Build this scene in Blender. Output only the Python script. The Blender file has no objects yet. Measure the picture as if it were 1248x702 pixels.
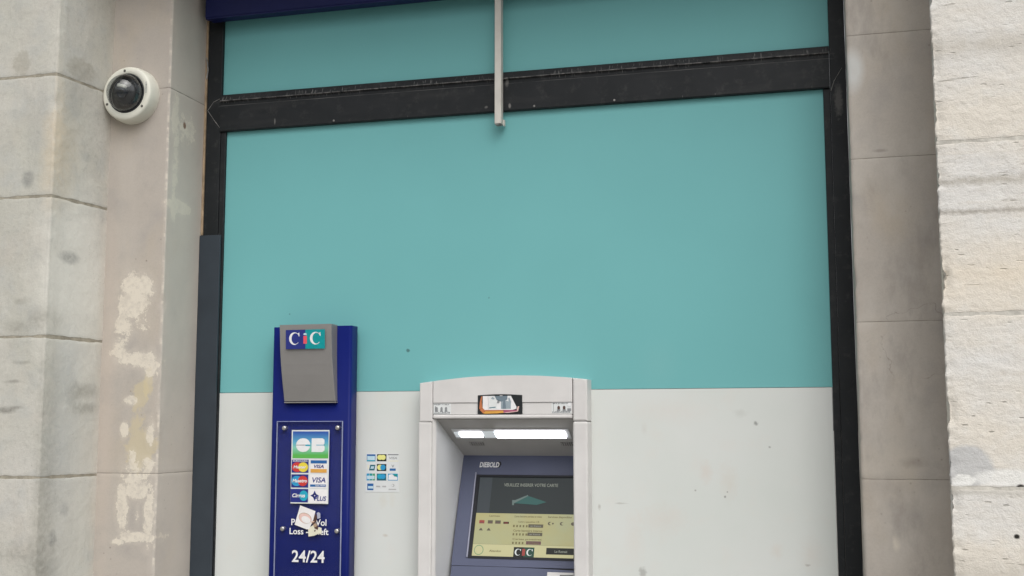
import bpy, bmesh, math, random
from mathutils import Vector, noise, Matrix
R = math.radians
S = bpy.context.scene
COL = S.collection
random.seed(7)

# ------------------------------------------------------------ camera, sky, sun, exposure
cam_d = bpy.data.cameras.new('camera')
cam_d.sensor_fit = 'HORIZONTAL'
cam_d.sensor_width = 36
cam_d.lens = 42.10
cam_d.clip_start = 0.05
cam_d.clip_end = 2000
cam = bpy.data.objects.new('camera', cam_d)
COL.objects.link(cam)
cx, cy, cz = Vector((0.96518, 0.26159, -0.00080)), Vector((0.03132, -0.11252, 0.99316)), Vector((0.25971, -0.95860, -0.11679))
m = Matrix((cx, cy, cz)).transposed().to_4x4()
m.translation = (0, -4.2, 1.5)
cam.matrix_world = m
S.camera = cam

SUN_EL, SUN_AZ = R(50), R(149)      # azimuth clockwise from +Y: sun high over the street, to the right
W = bpy.data.worlds.new('World')
S.world = W
W.use_nodes = True
wn = W.node_tree
bg = wn.nodes['Background']
sky = wn.nodes.new('ShaderNodeTexSky')
sky.sky_type = 'NISHITA'
sky.sun_disc = False
sky.sun_elevation = SUN_EL
sky.sun_rotation = SUN_AZ
sky.dust_density = 4.0
sky.air_density = 1.0
sky.ozone_density = 1.0
hs = wn.nodes.new('ShaderNodeHueSaturation')
hs.inputs['Saturation'].default_value = 0.12          # an overcast, greyed sky
wn.links.new(sky.outputs[0], hs.inputs['Color'])
wn.links.new(hs.outputs[0], bg.inputs['Color'])
bg.inputs['Strength'].default_value = 0.136
sd = bpy.data.lights.new('sun', 'SUN')
sd.energy = 1.42
sd.angle = R(60)
sd.color = (1.0, 0.965, 0.91)
so = bpy.data.objects.new('sun', sd)
COL.objects.link(so)
to_sun = Vector((math.sin(SUN_AZ) * math.cos(SUN_EL), math.cos(SUN_AZ) * math.cos(SUN_EL), math.sin(SUN_EL)))
so.rotation_euler = to_sun.to_track_quat('Z', 'Y').to_euler()
so.location = to_sun * 30
S.view_settings.view_transform = 'Standard'
S.view_settings.look = 'None'
S.view_settings.gamma = 1
S.view_settings.exposure = 0.08
S.render.engine = 'CYCLES'
S.cycles.use_denoising = True
S.cycles.max_bounces = 8
S.cycles.sample_clamp_indirect = 4

# ------------------------------------------------------------ node helpers
def lin(r, g, b):
    f = lambda c: (c / 255 / 12.92) if c / 255 <= 0.04045 else ((c / 255 + 0.055) / 1.055) ** 2.4
    return (f(r), f(g), f(b), 1)

class NT:
    def __init__(self, name):
        self.m = bpy.data.materials.new(name)
        self.m.use_nodes = True
        self.t = self.m.node_tree
        self.b = self.t.nodes['Principled BSDF']
        self.pos = self.t.nodes.new('ShaderNodeNewGeometry').outputs['Position']
    def put(self, sock, v):
        if isinstance(v, bpy.types.NodeSocket):
            self.t.links.new(v, sock)
        else:
            sock.default_value = v
    def math(self, op, a, b=0.0, c=0.0, clamp=False):
        n = self.t.nodes.new('ShaderNodeMath')
        n.operation = op
        n.use_clamp = clamp
        for i, v in enumerate((a, b, c)):
            self.put(n.inputs[i], v)
        return n.outputs[0]
    def vec(self, op, a, b=(0, 0, 0)):
        n = self.t.nodes.new('ShaderNodeVectorMath')
        n.operation = op
        self.put(n.inputs[0], a)
        self.put(n.inputs[1], b)
        return n.outputs['Value'] if op == 'LENGTH' else n.outputs[0]
    def noise(self, scale, detail=4, stretch=None, rough=0.55, dist=0.0):
        n = self.t.nodes.new('ShaderNodeTexNoise')
        n.inputs['Scale'].default_value = scale
        n.inputs['Detail'].default_value = detail
        n.inputs['Roughness'].default_value = rough
        n.inputs['Distortion'].default_value = dist
        self.put(n.inputs['Vector'], self.vec('MULTIPLY', self.pos, stretch) if stretch else self.pos)
        return n.outputs['Fac']
    def voro(self, scale, stretch=None):
        n = self.t.nodes.new('ShaderNodeTexVoronoi')
        n.inputs['Scale'].default_value = scale
        self.put(n.inputs['Vector'], self.vec('MULTIPLY', self.pos, stretch) if stretch else self.pos)
        return n.outputs['Distance']
    def ramp(self, v, a, b, lo=0.0, hi=1.0):
        n = self.t.nodes.new('ShaderNodeMapRange')
        n.clamp = True
        self.put(n.inputs[0], v)
        for i, x in enumerate((a, b, lo, hi)):
            n.inputs[i + 1].default_value = x
        return n.outputs[0]
    def mix(self, f, a, b):
        n = self.t.nodes.new('ShaderNodeMixRGB')
        self.put(n.inputs[0], f)
        self.put(n.inputs[1], a)
        self.put(n.inputs[2], b)
        return n.outputs[0]
    def blob(self, c, r, soft, nz, amp):
        v = self.vec('MULTIPLY', self.vec('SUBTRACT', self.pos, c), tuple(1 / q for q in r))
        l = self.vec('LENGTH', v)
        l = self.math('MULTIPLY_ADD', self.math('SUBTRACT', nz, 0.5), amp, l)
        return self.ramp(l, 1 + soft, 1 - soft)
    def ring(self, c, r, width, nz, amp):
        v = self.vec('MULTIPLY', self.vec('SUBTRACT', self.pos, c), tuple(1 / q for q in r))
        l = self.vec('LENGTH', v)
        l = self.math('MULTIPLY_ADD', self.math('SUBTRACT', nz, 0.5), amp, l)
        return self.ramp(self.math('ABSOLUTE', self.math('SUBTRACT', l, 1.0)), width, 0.0)
    def sep(self):
        n = self.t.nodes.new('ShaderNodeSeparateXYZ')
        self.t.links.new(self.pos, n.inputs[0])
        return n.outputs
    def bump(self, h, strength, distance):
        n = self.t.nodes.new('ShaderNodeBump')
        n.inputs['Strength'].default_value = strength
        n.inputs['Distance'].default_value = distance
        self.t.links.new(h, n.inputs['Height'])
        self.t.links.new(n.outputs[0], self.b.inputs['Normal'])
    def out(self, color, rough=0.8, spec=0.3, metal=0.0):
        self.put(self.b.inputs['Base Color'], color)
        self.put(self.b.inputs['Roughness'], rough)
        self.b.inputs['Specular IOR Level'].default_value = spec
        self.b.inputs['Metallic'].default_value = metal
        return self.m

def plain(name, col, rough=0.5, spec=0.4, metal=0.0, var=0.06, scale=14, bump=0.0, coat=0.0):
    n = NT(name)
    if len(col) == 3:
        col = (*col, 1)
    dark = tuple(c * (1 - var) for c in col[:3]) + (1,)
    light = tuple(min(1, c * (1 + var)) for c in col[:3]) + (1,)
    f = n.noise(scale, 5)
    c = n.mix(n.ramp(f, 0.3, 0.7), dark, light)
    if bump:
        n.bump(n.noise(scale * 30, 3), bump, 0.001)
    n.b.inputs['Coat Weight'].default_value = coat
    return n.out(c, n.ramp(n.noise(scale * 0.6, 4), 0.2, 0.8, rough * 0.85, min(1, rough * 1.15)), spec, metal)

def emit(name, col, strength, base=(0.02, 0.02, 0.02, 1), rough=0.3):
    n = NT(name)
    n.b.inputs['Emission Color'].default_value = col
    n.b.inputs['Emission Strength'].default_value = strength
    return n.out(base, rough, 0.5)

# ------------------------------------------------------------ object helpers
def thing(name, label, cat, loc, group=None):
    o = bpy.data.objects.new(name, None)
    o.empty_display_size = 0.1
    COL.objects.link(o)
    o.location = loc
    o['label'] = label
    o['category'] = cat
    if group:
        o['group'] = group
    return o

def root_loc(p):
    v = Vector((0, 0, 0))
    while p is not None:
        v += Vector(p.location)
        p = p.parent
    return v

def link_mesh(name, me, mats, parent=None, loc=(0, 0, 0)):
    for mt in (mats if isinstance(mats, (list, tuple)) else [mats]):
        me.materials.append(mt)
    o = bpy.data.objects.new(name, me)
    COL.objects.link(o)
    o.parent = parent
    o.location = loc
    return o

def obj(name, bm, mats, parent=None, smooth=False, recalc=True):
    """Link a bmesh given in world coordinates as one object under its parent."""
    if recalc:
        bmesh.ops.recalc_face_normals(bm, faces=bm.faces)
    off = root_loc(parent)
    if parent is not None:
        bmesh.ops.translate(bm, verts=bm.verts, vec=-off)
    me = bpy.data.meshes.new(name)
    if smooth:
        for f in bm.faces:
            f.smooth = True
    bm.to_mesh(me)
    bm.free()
    return link_mesh(name, me, mats, parent)

def copy_of(o, delta, parent):
    c = o.copy()
    COL.objects.link(c)
    c.parent = parent
    c.location = Vector(o.location) + Vector(delta)
    return c

class Frame:
    """A plane: origin, u to the right, v up, n out of the plane."""
    def __init__(self, o, u, v, n):
        self.o, self.u, self.v, self.n = map(Vector, (o, u, v, n))
    def __call__(self, u, v, n=0.0):
        return self.o + self.u * u + self.v * v + self.n * n

WALL = Frame((0, 0, 0), (1, 0, 0), (0, 0, 1), (0, -1, 0))
TH = math.atan(0.149 / 0.401)
FASC = Frame((0, 0.065, 0.998), (1, 0, 0), (0, math.sin(TH), math.cos(TH)), (0, -math.cos(TH), math.sin(TH)))

def box(bm, fr, u0, u1, v0, v1, n0, n1, bev=0.0, seg=2):
    vs = [bm.verts.new(fr(u, v, n)) for n in (n0, n1) for v in (v0, v1) for u in (u0, u1)]
    fs = [(0, 1, 3, 2), (4, 6, 7, 5), (0, 4, 5, 1), (2, 3, 7, 6), (0, 2, 6, 4), (1, 5, 7, 3)]
    faces = [bm.faces.new([vs[i] for i in f]) for f in fs]
    if bev:
        es = list({e for f in faces for e in f.edges})
        bmesh.ops.bevel(bm, geom=es, offset=bev, segments=seg, affect='EDGES', profile=0.5)

def box_obj(name, parent, mat, fr, *a, **k):
    bm = bmesh.new()
    box(bm, fr, *a, **k)
    return obj(name, bm, mat, parent)

def holed(bm, fr, u0, u1, v0, v1, hu0, hu1, hv0, hv1, n0, n1):
    us, vs = (u0, hu0, hu1, u1), (v0, hv0, hv1, v1)
    g = {(i, j, k): bm.verts.new(fr(us[i], vs[j], (n0, n1)[k])) for i in range(4) for j in range(4) for k in (0, 1)}
    for k in (0, 1):
        for i in range(3):
            for j in range(3):
                if (i, j) != (1, 1):
                    bm.faces.new((g[i, j, k], g[i + 1, j, k], g[i + 1, j + 1, k], g[i, j + 1, k]))
    loop = [(0, 0), (1, 0), (2, 0), (3, 0), (3, 1), (3, 2), (3, 3), (2, 3), (1, 3), (0, 3), (0, 2), (0, 1)]
    for lp in (loop, [(1, 1), (2, 1), (2, 2), (1, 2)]):
        for a, b in zip(lp, lp[1:] + lp[:1]):
            bm.faces.new((g[a + (0,)], g[b + (0,)], g[b + (1,)], g[a + (1,)]))

def extrude_poly(bm, pts3a, pts3b):
    a = [bm.verts.new(p) for p in pts3a]
    b = [bm.verts.new(p) for p in pts3b]
    bm.faces.new(a)
    bm.faces.new(b[::-1])
    for i in range(len(a)):
        j = (i + 1) % len(a)
        bm.faces.new((a[i], b[i], b[j], a[j]))

def slab(bm, fr, pts, n0, n1):
    extrude_poly(bm, [fr(u, v, n0) for u, v in pts], [fr(u, v, n1) for u, v in pts])

def lathe(bm, fr, cu, cv, prof, seg=48):
    rings = []
    for r, n in prof:
        if r < 1e-6:
            rings.append([bm.verts.new(fr(cu, cv, n))])
        else:
            rings.append([bm.verts.new(fr(cu + r * math.cos(2 * math.pi * k / seg), cv + r * math.sin(2 * math.pi * k / seg), n)) for k in range(seg)])
    for a, b in zip(rings, rings[1:]):
        for k in range(seg):
            l = (k + 1) % seg
            if len(a) == 1 and len(b) == 1:
                continue
            if len(a) == 1:
                bm.faces.new((a[0], b[k], b[l]))
            elif len(b) == 1:
                bm.faces.new((a[k], b[0], a[l]))
            else:
                bm.faces.new((a[k], b[k], b[l], a[l]))

# ------------------------------------------------------------ flat print: shapes on a plane in layers
_tc = {}
def text_geo(body, bold, shear):
    key = (body, bold, shear)
    if key not in _tc:
        cu = bpy.data.curves.new('text_curve', 'FONT')
        cu.body = body
        cu.offset = bold
        cu.shear = shear
        cu.resolution_u = 3
        ob = bpy.data.objects.new('text_curve', cu)
        COL.objects.link(ob)
        dg = bpy.context.evaluated_depsgraph_get()
        me = bpy.data.meshes.new_from_object(ob.evaluated_get(dg))
        vs = [(v.co.x, v.co.y) for v in me.vertices]
        fs = [tuple(p.vertices) for p in me.polygons]
        bpy.data.objects.remove(ob)
        bpy.data.curves.remove(cu)
        bpy.data.meshes.remove(me)
        x0, x1 = min(v[0] for v in vs), max(v[0] for v in vs)
        y0, y1 = min(v[1] for v in vs), max(v[1] for v in vs)
        _tc[key] = ([((x - x0) / (x1 - x0), (y - y0) / (y1 - y0)) for x, y in vs], fs)
    return _tc[key]

class Print:
    def __init__(self, fr, n0=0.0, step=0.0004):
        self.fr, self.n0, self.step = fr, n0, step
        self.v, self.f, self.mi, self.mats = [], [], [], []
    def _m(self, mat):
        if mat not in self.mats:
            self.mats.append(mat)
        return self.mats.index(mat)
    def poly(self, pts, mat, layer=1, faces=None):
        b = len(self.v)
        self.v += [self.fr(u, v, self.n0 + layer * self.step) for u, v in pts]
        for f in (faces or [tuple(range(len(pts)))]):
            self.f.append(tuple(b + i for i in f))
            self.mi.append(self._m(mat))
    def rect(self, u0, u1, v0, v1, mat, layer=1):
        self.poly([(u0, v0), (u1, v0), (u1, v1), (u0, v1)], mat, layer)
    def round_rect(self, u0, u1, v0, v1, r, mat, layer=1):
        pts = []
        for cu, cv, a0 in ((u1 - r, v1 - r, 0), (u0 + r, v1 - r, 90), (u0 + r, v0 + r, 180), (u1 - r, v0 + r, 270)):
            pts += [(cu + r * math.cos(R(a0 + t)), cv + r * math.sin(R(a0 + t))) for t in (0, 22, 45, 68, 90)]
        self.poly(pts, mat, layer)
    def disc(self, cu, cv, ru, rv, mat, layer=1, seg=24, a0=0, a1=360):
        k = seg if a1 - a0 >= 360 else seg + 1
        self.poly([(cu + ru * math.cos(R(a0 + (a1 - a0) * i / seg)), cv + rv * math.sin(R(a0 + (a1 - a0) * i / seg))) for i in range(k)], mat, layer)
    def text(self, body, u0, u1, v0, v1, mat, layer=2, bold=0.02, shear=0.0, turn=False):
        vs, fs = text_geo(body, bold, shear)
        if turn:
            pts = [(u0 + y * (u1 - u0), v1 - x * (v1 - v0)) for x, y in vs]
        else:
            pts = [(u0 + x * (u1 - u0), v0 + y * (v1 - v0)) for x, y in vs]
        self.poly(pts, mat, layer, fs)
    def serif_c(self, u0, u1, v0, v1, mat, layer=2):
        """A bold serif capital C in the box."""
        cu, cv, ru, rv = (u0 + u1) / 2, (v0 + v1) / 2, (u1 - u0) / 2, (v1 - v0) / 2
        out, inn = [], []
        for i in range(25):
            a = R(42 + (318 - 42) * i / 24)
            out.append((cu + 1.06 * ru * math.cos(a), cv + rv * math.sin(a)))
            inn.append((cu + 0.20 * ru + 0.76 * ru * math.cos(a), cv + 0.86 * rv * math.sin(a)))
        fs = [(i, i + 1, 26 + i, 25 + i) for i in range(24)]
        self.poly(out + inn, mat, layer, fs)
        self.poly([(u1 - 0.34 * ru, cv + 0.78 * rv), (u1 - 0.02 * ru, cv + 0.98 * rv), (u1, cv + 0.34 * rv), (u1 - 0.12 * ru, cv + 0.34 * rv)], mat, layer)
    def build(self, name, parent=None):
        off = root_loc(parent)
        me = bpy.data.meshes.new(name)
        me.from_pydata([tuple(p - off) for p in self.v], [], self.f)
        for p, i in zip(me.polygons, self.mi):
            p.material_index = i
        # every face looks out of the plane
        bm = bmesh.new()
        bm.from_mesh(me)
        for f in bm.faces:
            f.normal_update()
            if f.normal.dot(self.fr.n) < 0:
                f.normal_flip()
        bm.to_mesh(me)
        bm.free()
        return link_mesh(name, me, self.mats, parent)

# ------------------------------------------------------------ stone materials
def stone_left():
    n = NT('weathered_limestone')
    big, mid, fine = n.noise(2.6, 5), n.noise(11, 6), n.noise(60, 5)
    grain, rag = n.noise(260, 3), n.noise(42, 6, rough=0.7)
    c = n.mix(n.ramp(big, 0.35, 0.65), (0.50, 0.49, 0.435, 1), (0.565, 0.545, 0.50, 1))
    c = n.mix(n.ramp(mid, 0.48, 0.72, 0, 0.55), c, (0.42, 0.435, 0.43, 1))
    c = n.mix(n.ramp(n.noise(7, 4, (1, 1, 0.25)), 0.5, 0.72, 0, 0.35), c, (0.58, 0.57, 0.50, 1))
    c = n.mix(n.ramp(n.noise(4, 5, (1.4, 1.4, 1.0)), 0.52, 0.7, 0, 0.25), c, (0.50, 0.43, 0.36, 1))
    c = n.mix(n.ramp(fine, 0.52, 0.72, 0, 0.45), c, (0.38, 0.37, 0.33, 1))
    c = n.mix(n.ramp(n.noise(28, 6, (1, 1, 0.5), rough=0.7), 0.56, 0.74, 0, 0.40), c, (0.66, 0.64, 0.58, 1))
    c = n.mix(n.ramp(n.noise(3.2, 6, (2.2, 2.2, 0.5), rough=0.65), 0.54, 0.68, 0, 0.35), c, (0.36, 0.355, 0.33, 1))
    c = n.mix(n.ramp(grain, 0.35, 0.65, 0, 0.28), c, (0.34, 0.335, 0.30, 1))
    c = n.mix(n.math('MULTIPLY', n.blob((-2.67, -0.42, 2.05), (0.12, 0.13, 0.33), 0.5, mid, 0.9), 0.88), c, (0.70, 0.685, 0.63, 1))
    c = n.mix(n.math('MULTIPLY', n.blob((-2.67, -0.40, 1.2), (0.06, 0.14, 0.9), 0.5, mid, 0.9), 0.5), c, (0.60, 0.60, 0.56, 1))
    # dark blots, patches and rows of pits
    for ctr, r, s, a, col, k in (
        ((-2.803, -0.56, 2.399), (0.024, 0.2, 0.030), .35, .9, (0.20, 0.205, 0.20), .8),
        ((-2.67, -0.449, 2.121), (0.2, 0.045, 0.022), .35, .9, (0.22, 0.225, 0.22), .75),
        ((-2.852, -0.56, 2.835), (0.035, 0.1, 0.045), .15, 1.3, (0.33, 0.31, 0.255), .7),
        ((-2.67, -0.43, 2.835), (0.2, 0.075, 0.040), .15, 1.2, (0.33, 0.31, 0.255), .65),
        ((-2.71, -0.53, 2.48), (0.035, 0.10, 0.16), .6, 1.2, (0.58, 0.47, 0.32), .55),
        ((-2.69, -0.54, 2.65), (0.018, 0.03, 0.16), .5, 1.2, (0.66, 0.56, 0.42), .6),
        ((-2.850, -0.56, 1.567), (0.035, 0.1, 0.010), .5, 1.6, (0.13, 0.125, 0.11), .85),
        ((-2.805, -0.56, 1.576), (0.020, 0.1, 0.006), .5, 1.6, (0.15, 0.14, 0.12), .7),
        ((-2.825, -0.56, 1.668), (0.030, 0.1, 0.006), .5, 1.6, (0.17, 0.16, 0.14), .6),
        ((-2.79, -0.56, 1.735), (0.030, 0.1, 0.006), .5, 1.8, (0.2, 0.19, 0.16), .5),
        ((-2.815, -0.56, 1.860), (0.045, 0.1, 0.020), .7, 1.8, (0.24, 0.23, 0.20), .6),
        ((-2.725, -0.56, 1.885), (0.035, 0.1, 0.035), .7, 1.8, (0.24, 0.23, 0.20), .6),
        ((-2.80, -0.56, 1.955), (0.03, 0.1, 0.010), .6, 1.8, (0.25, 0.24, 0.2), .5),
        ((-2.80, -0.56, 1.07), (0.06, 0.1, 0.028), .8, 1.6, (0.25, 0.24, 0.21), .5),
        ((-2.695, -0.545, 1.30), (0.022, 0.06, 0.42), .8, 0.9, (0.27, 0.26, 0.22), .75),
        ((-2.69, -0.545, 1.02), (0.05, 0.07, 0.07), .8, 1.6, (0.2, 0.195, 0.17), .7),
        ((-2.67, -0.42, 1.215), (0.2, 0.022, 0.022), .5, 1.2, (0.25, 0.25, 0.245), .55),
        ((-2.67, -0.474, 1.118), (0.2, 0.016, 0.026), .4, 1.2, (0.2, 0.2, 0.19), .7),
        ((-2.67, -0.345, 1.640), (0.2, 0.06, 0.022), .7, 2.2, (0.21, 0.20, 0.17), .65),
        ((-2.67, -0.33, 1.575), (0.2, 0.05, 0.018), .7, 2.2, (0.21, 0.20, 0.17), .6),
        ((-2.67, -0.40, 1.61), (0.2, 0.03, 0.045), .7, 2.2, (0.25, 0.24, 0.20), .5),
        ((-2.67, -0.43, 1.73), (0.2, 0.045, 0.10), .8, 1.2, (0.39, 0.42, 0.43), .55),
        ((-2.67, -0.45, 1.45), (0.2, 0.06, 0.16), .8, 1.2, (0.40, 0.43, 0.44), .5),
        ((-2.66, -0.255, 1.9), (0.03, 0.028, 1.3), .6, 0.6, (0.62, 0.55, 0.47), .5),
    ):
        f = n.blob(ctr, r, s, mid if r[2] > 0.12 else rag, a)
        c = n.mix(n.math('MULTIPLY', n.math('MULTIPLY', f, k * 0.72), n.ramp(fine, 0.3, 0.55, 0.55, 1)), c, (*col, 1))
    pit = n.math('MULTIPLY', n.ramp(n.voro(75, (1, 1, 1.7)), 0.16, 0.06), n.ramp(n.noise(8, 3), 0.53, 0.62))
    c = n.mix(n.math('MULTIPLY', pit, 0.55), c, (0.2, 0.19, 0.165, 1))
    h = n.math('ADD', n.math('MULTIPLY', mid, 0.7), n.math('MULTIPLY', fine, 0.5))
    h = n.math('SUBTRACT', h, n.math('MULTIPLY', pit, 0.5))
    h = n.math('MULTIPLY_ADD', grain, 0.12, h)
    n.bump(h, 0.45, 0.006)
    return n.out(c, 0.9, 0.2)

def stone_right():
    n = NT('rough_pale_limestone')
    big = n.noise(2.2, 4, (1, 1, 2.2))
    bed = n.noise(16, 5, (0.22, 0.22, 3.2))
    mid, fine, grain = n.noise(18, 6), n.noise(75, 5), n.noise(240, 4)
    c = n.mix(n.ramp(big, 0.38, 0.62), (0.67, 0.655, 0.63, 1), (0.69, 0.645, 0.575, 1))
    c = n.mix(n.ramp(bed, 0.55, 0.72, 0, 0.45), c, (0.63, 0.585, 0.52, 1))
    c = n.mix(n.ramp(mid, 0.5, 0.75, 0, 0.4), c, (0.73, 0.725, 0.705, 1))
    c = n.mix(n.ramp(grain, 0.52, 0.72, 0, 0.4), c, (0.45, 0.42, 0.37, 1))
    c = n.mix(n.ramp(n.noise(55, 6, (0.5, 0.5, 1.6), rough=0.7), 0.55, 0.72, 0, 0.4), c, (0.50, 0.46, 0.40, 1))
    pits = n.ramp(n.math('MULTIPLY_ADD', n.math('SUBTRACT', fine, 0.5), 0.35, n.voro(34, (0.55, 0.55, 1.9))), 0.20, 0.09)
    gate = n.ramp(n.noise(5.0, 4, (0.5, 1, 2.0)), 0.50, 0.64)
    pits = n.math('MULTIPLY', pits, gate)
    c = n.mix(n.math('MULTIPLY', pits, 0.5), c, (0.24, 0.215, 0.18, 1))
    cracks = n.math('MULTIPLY', n.ramp(n.noise(20, 5, (0.35, 0.35, 3.0)), 0.67, 0.71), 0.5)
    c = n.mix(cracks, c, (0.31, 0.28, 0.235, 1))
    for ctr, r, s, a, col, k in (
        ((0.44, -0.56, 2.62), (0.5, 0.1, 0.026), .9, 1.8, (0.52, 0.485, 0.43), .75),
        ((0.44, -0.56, 2.215), (0.5, 0.1, 0.010), .9, 2.6, (0.40, 0.37, 0.32), .7),
        ((0.44, -0.56, 2.125), (0.5, 0.1, 0.006), .9, 3.0, (0.33, 0.30, 0.26), .75),
        ((0.44, -0.56, 1.94), (0.4, 0.1, 0.07), .9, 0.8, (0.72, 0.63, 0.50), .6),
        ((0.345, -0.56, 1.393), (0.075, 0.1, 0.058), .08, 0.55, (0.50, 0.50, 0.50), .92),
        ((0.336, -0.56, 1.352), (0.034, 0.1, 0.018), .12, 0.7, (0.78, 0.775, 0.75), .95),
        ((0.455, -0.56, 1.36), (0.085, 0.1, 0.026), .25, 0.9, (0.78, 0.775, 0.75), .8),
        ((0.44, -0.56, 1.325), (0.4, 0.1, 0.012), .5, 0.5, (0.50, 0.475, 0.43), .7),
        ((0.487, -0.56, 1.336), (0.011, 0.1, 0.008), .3, 0.5, (0.03, 0.028, 0.025), 1),
        ((0.470, -0.56, 1.200), (0.0075, 0.1, 0.0065), .3, 0.5, (0.03, 0.028, 0.025), 1),
        ((0.526, -0.56, 2.757), (0.010, 0.1, 0.008), .3, 0.5, (0.03, 0.028, 0.025), 1),
        ((0.45, -0.56, 1.09), (0.35, 0.1, 0.035), .8, 1.4, (0.47, 0.44, 0.39), .55),
    ):
        f = n.blob(ctr, r, s, mid if r[2] > 0.02 else fine, a)
        c = n.mix(n.math('MULTIPLY', f, k), c, (*col, 1))
    h = n.math('ADD', n.math('MULTIPLY', mid, 0.22), n.math('MULTIPLY', fine, 0.75))
    h = n.math('MULTIPLY_ADD', bed, 0.25, h)
    h = n.math('MULTIPLY_ADD', grain, 0.45, h)
    h = n.math('SUBTRACT', h, n.math('MULTIPLY', pits, 1.1))
    h = n.math('SUBTRACT', h, cracks)
    n.bump(h, 0.60, 0.0055)
    return n.out(c, 0.92, 0.15)

def pier_base(n):
    big, mid = n.noise(2.0, 5), n.noise(9, 6)
    fine, grain = n.noise(45, 6, rough=0.65), n.noise(240, 3)
    c = n.mix(n.ramp(big, 0.35, 0.65), (0.425, 0.385, 0.345, 1), (0.465, 0.425, 0.38, 1))
    c = n.mix(n.ramp(mid, 0.5, 0.72, 0, 0.6), c, (0.355, 0.33, 0.31, 1))
    c = n.mix(n.ramp(n.noise(5, 5, (1, 1, 0.5)), 0.53, 0.70, 0, 0.55), c, (0.47, 0.405, 0.325, 1))
    c = n.mix(n.ramp(grain, 0.4, 0.7, 0, 0.2), c, (0.30, 0.27, 0.24, 1))
    c = n.mix(n.ramp(n.noise(24, 6, rough=0.7), 0.54, 0.72, 0, 0.35), c, (0.36, 0.325, 0.29, 1))
    c = n.mix(n.ramp(n.noise(3.5, 5, (1.6, 1.6, 0.35)), 0.55, 0.7, 0, 0.3), c, (0.53, 0.49, 0.44, 1))
    pit = n.math('MULTIPLY', n.ramp(n.voro(26), 0.12, 0.05), n.ramp(n.noise(4, 3), 0.50, 0.60))
    c = n.mix(n.math('MULTIPLY', pit, 0.6), c, (0.18, 0.155, 0.13, 1))
    h = n.math('ADD', n.math('MULTIPLY', mid, 0.4), n.math('MULTIPLY', fine, 0.25))
    h = n.math('MULTIPLY_ADD', grain, 0.06, h)
    return c, h, mid, fine, grain

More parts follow.
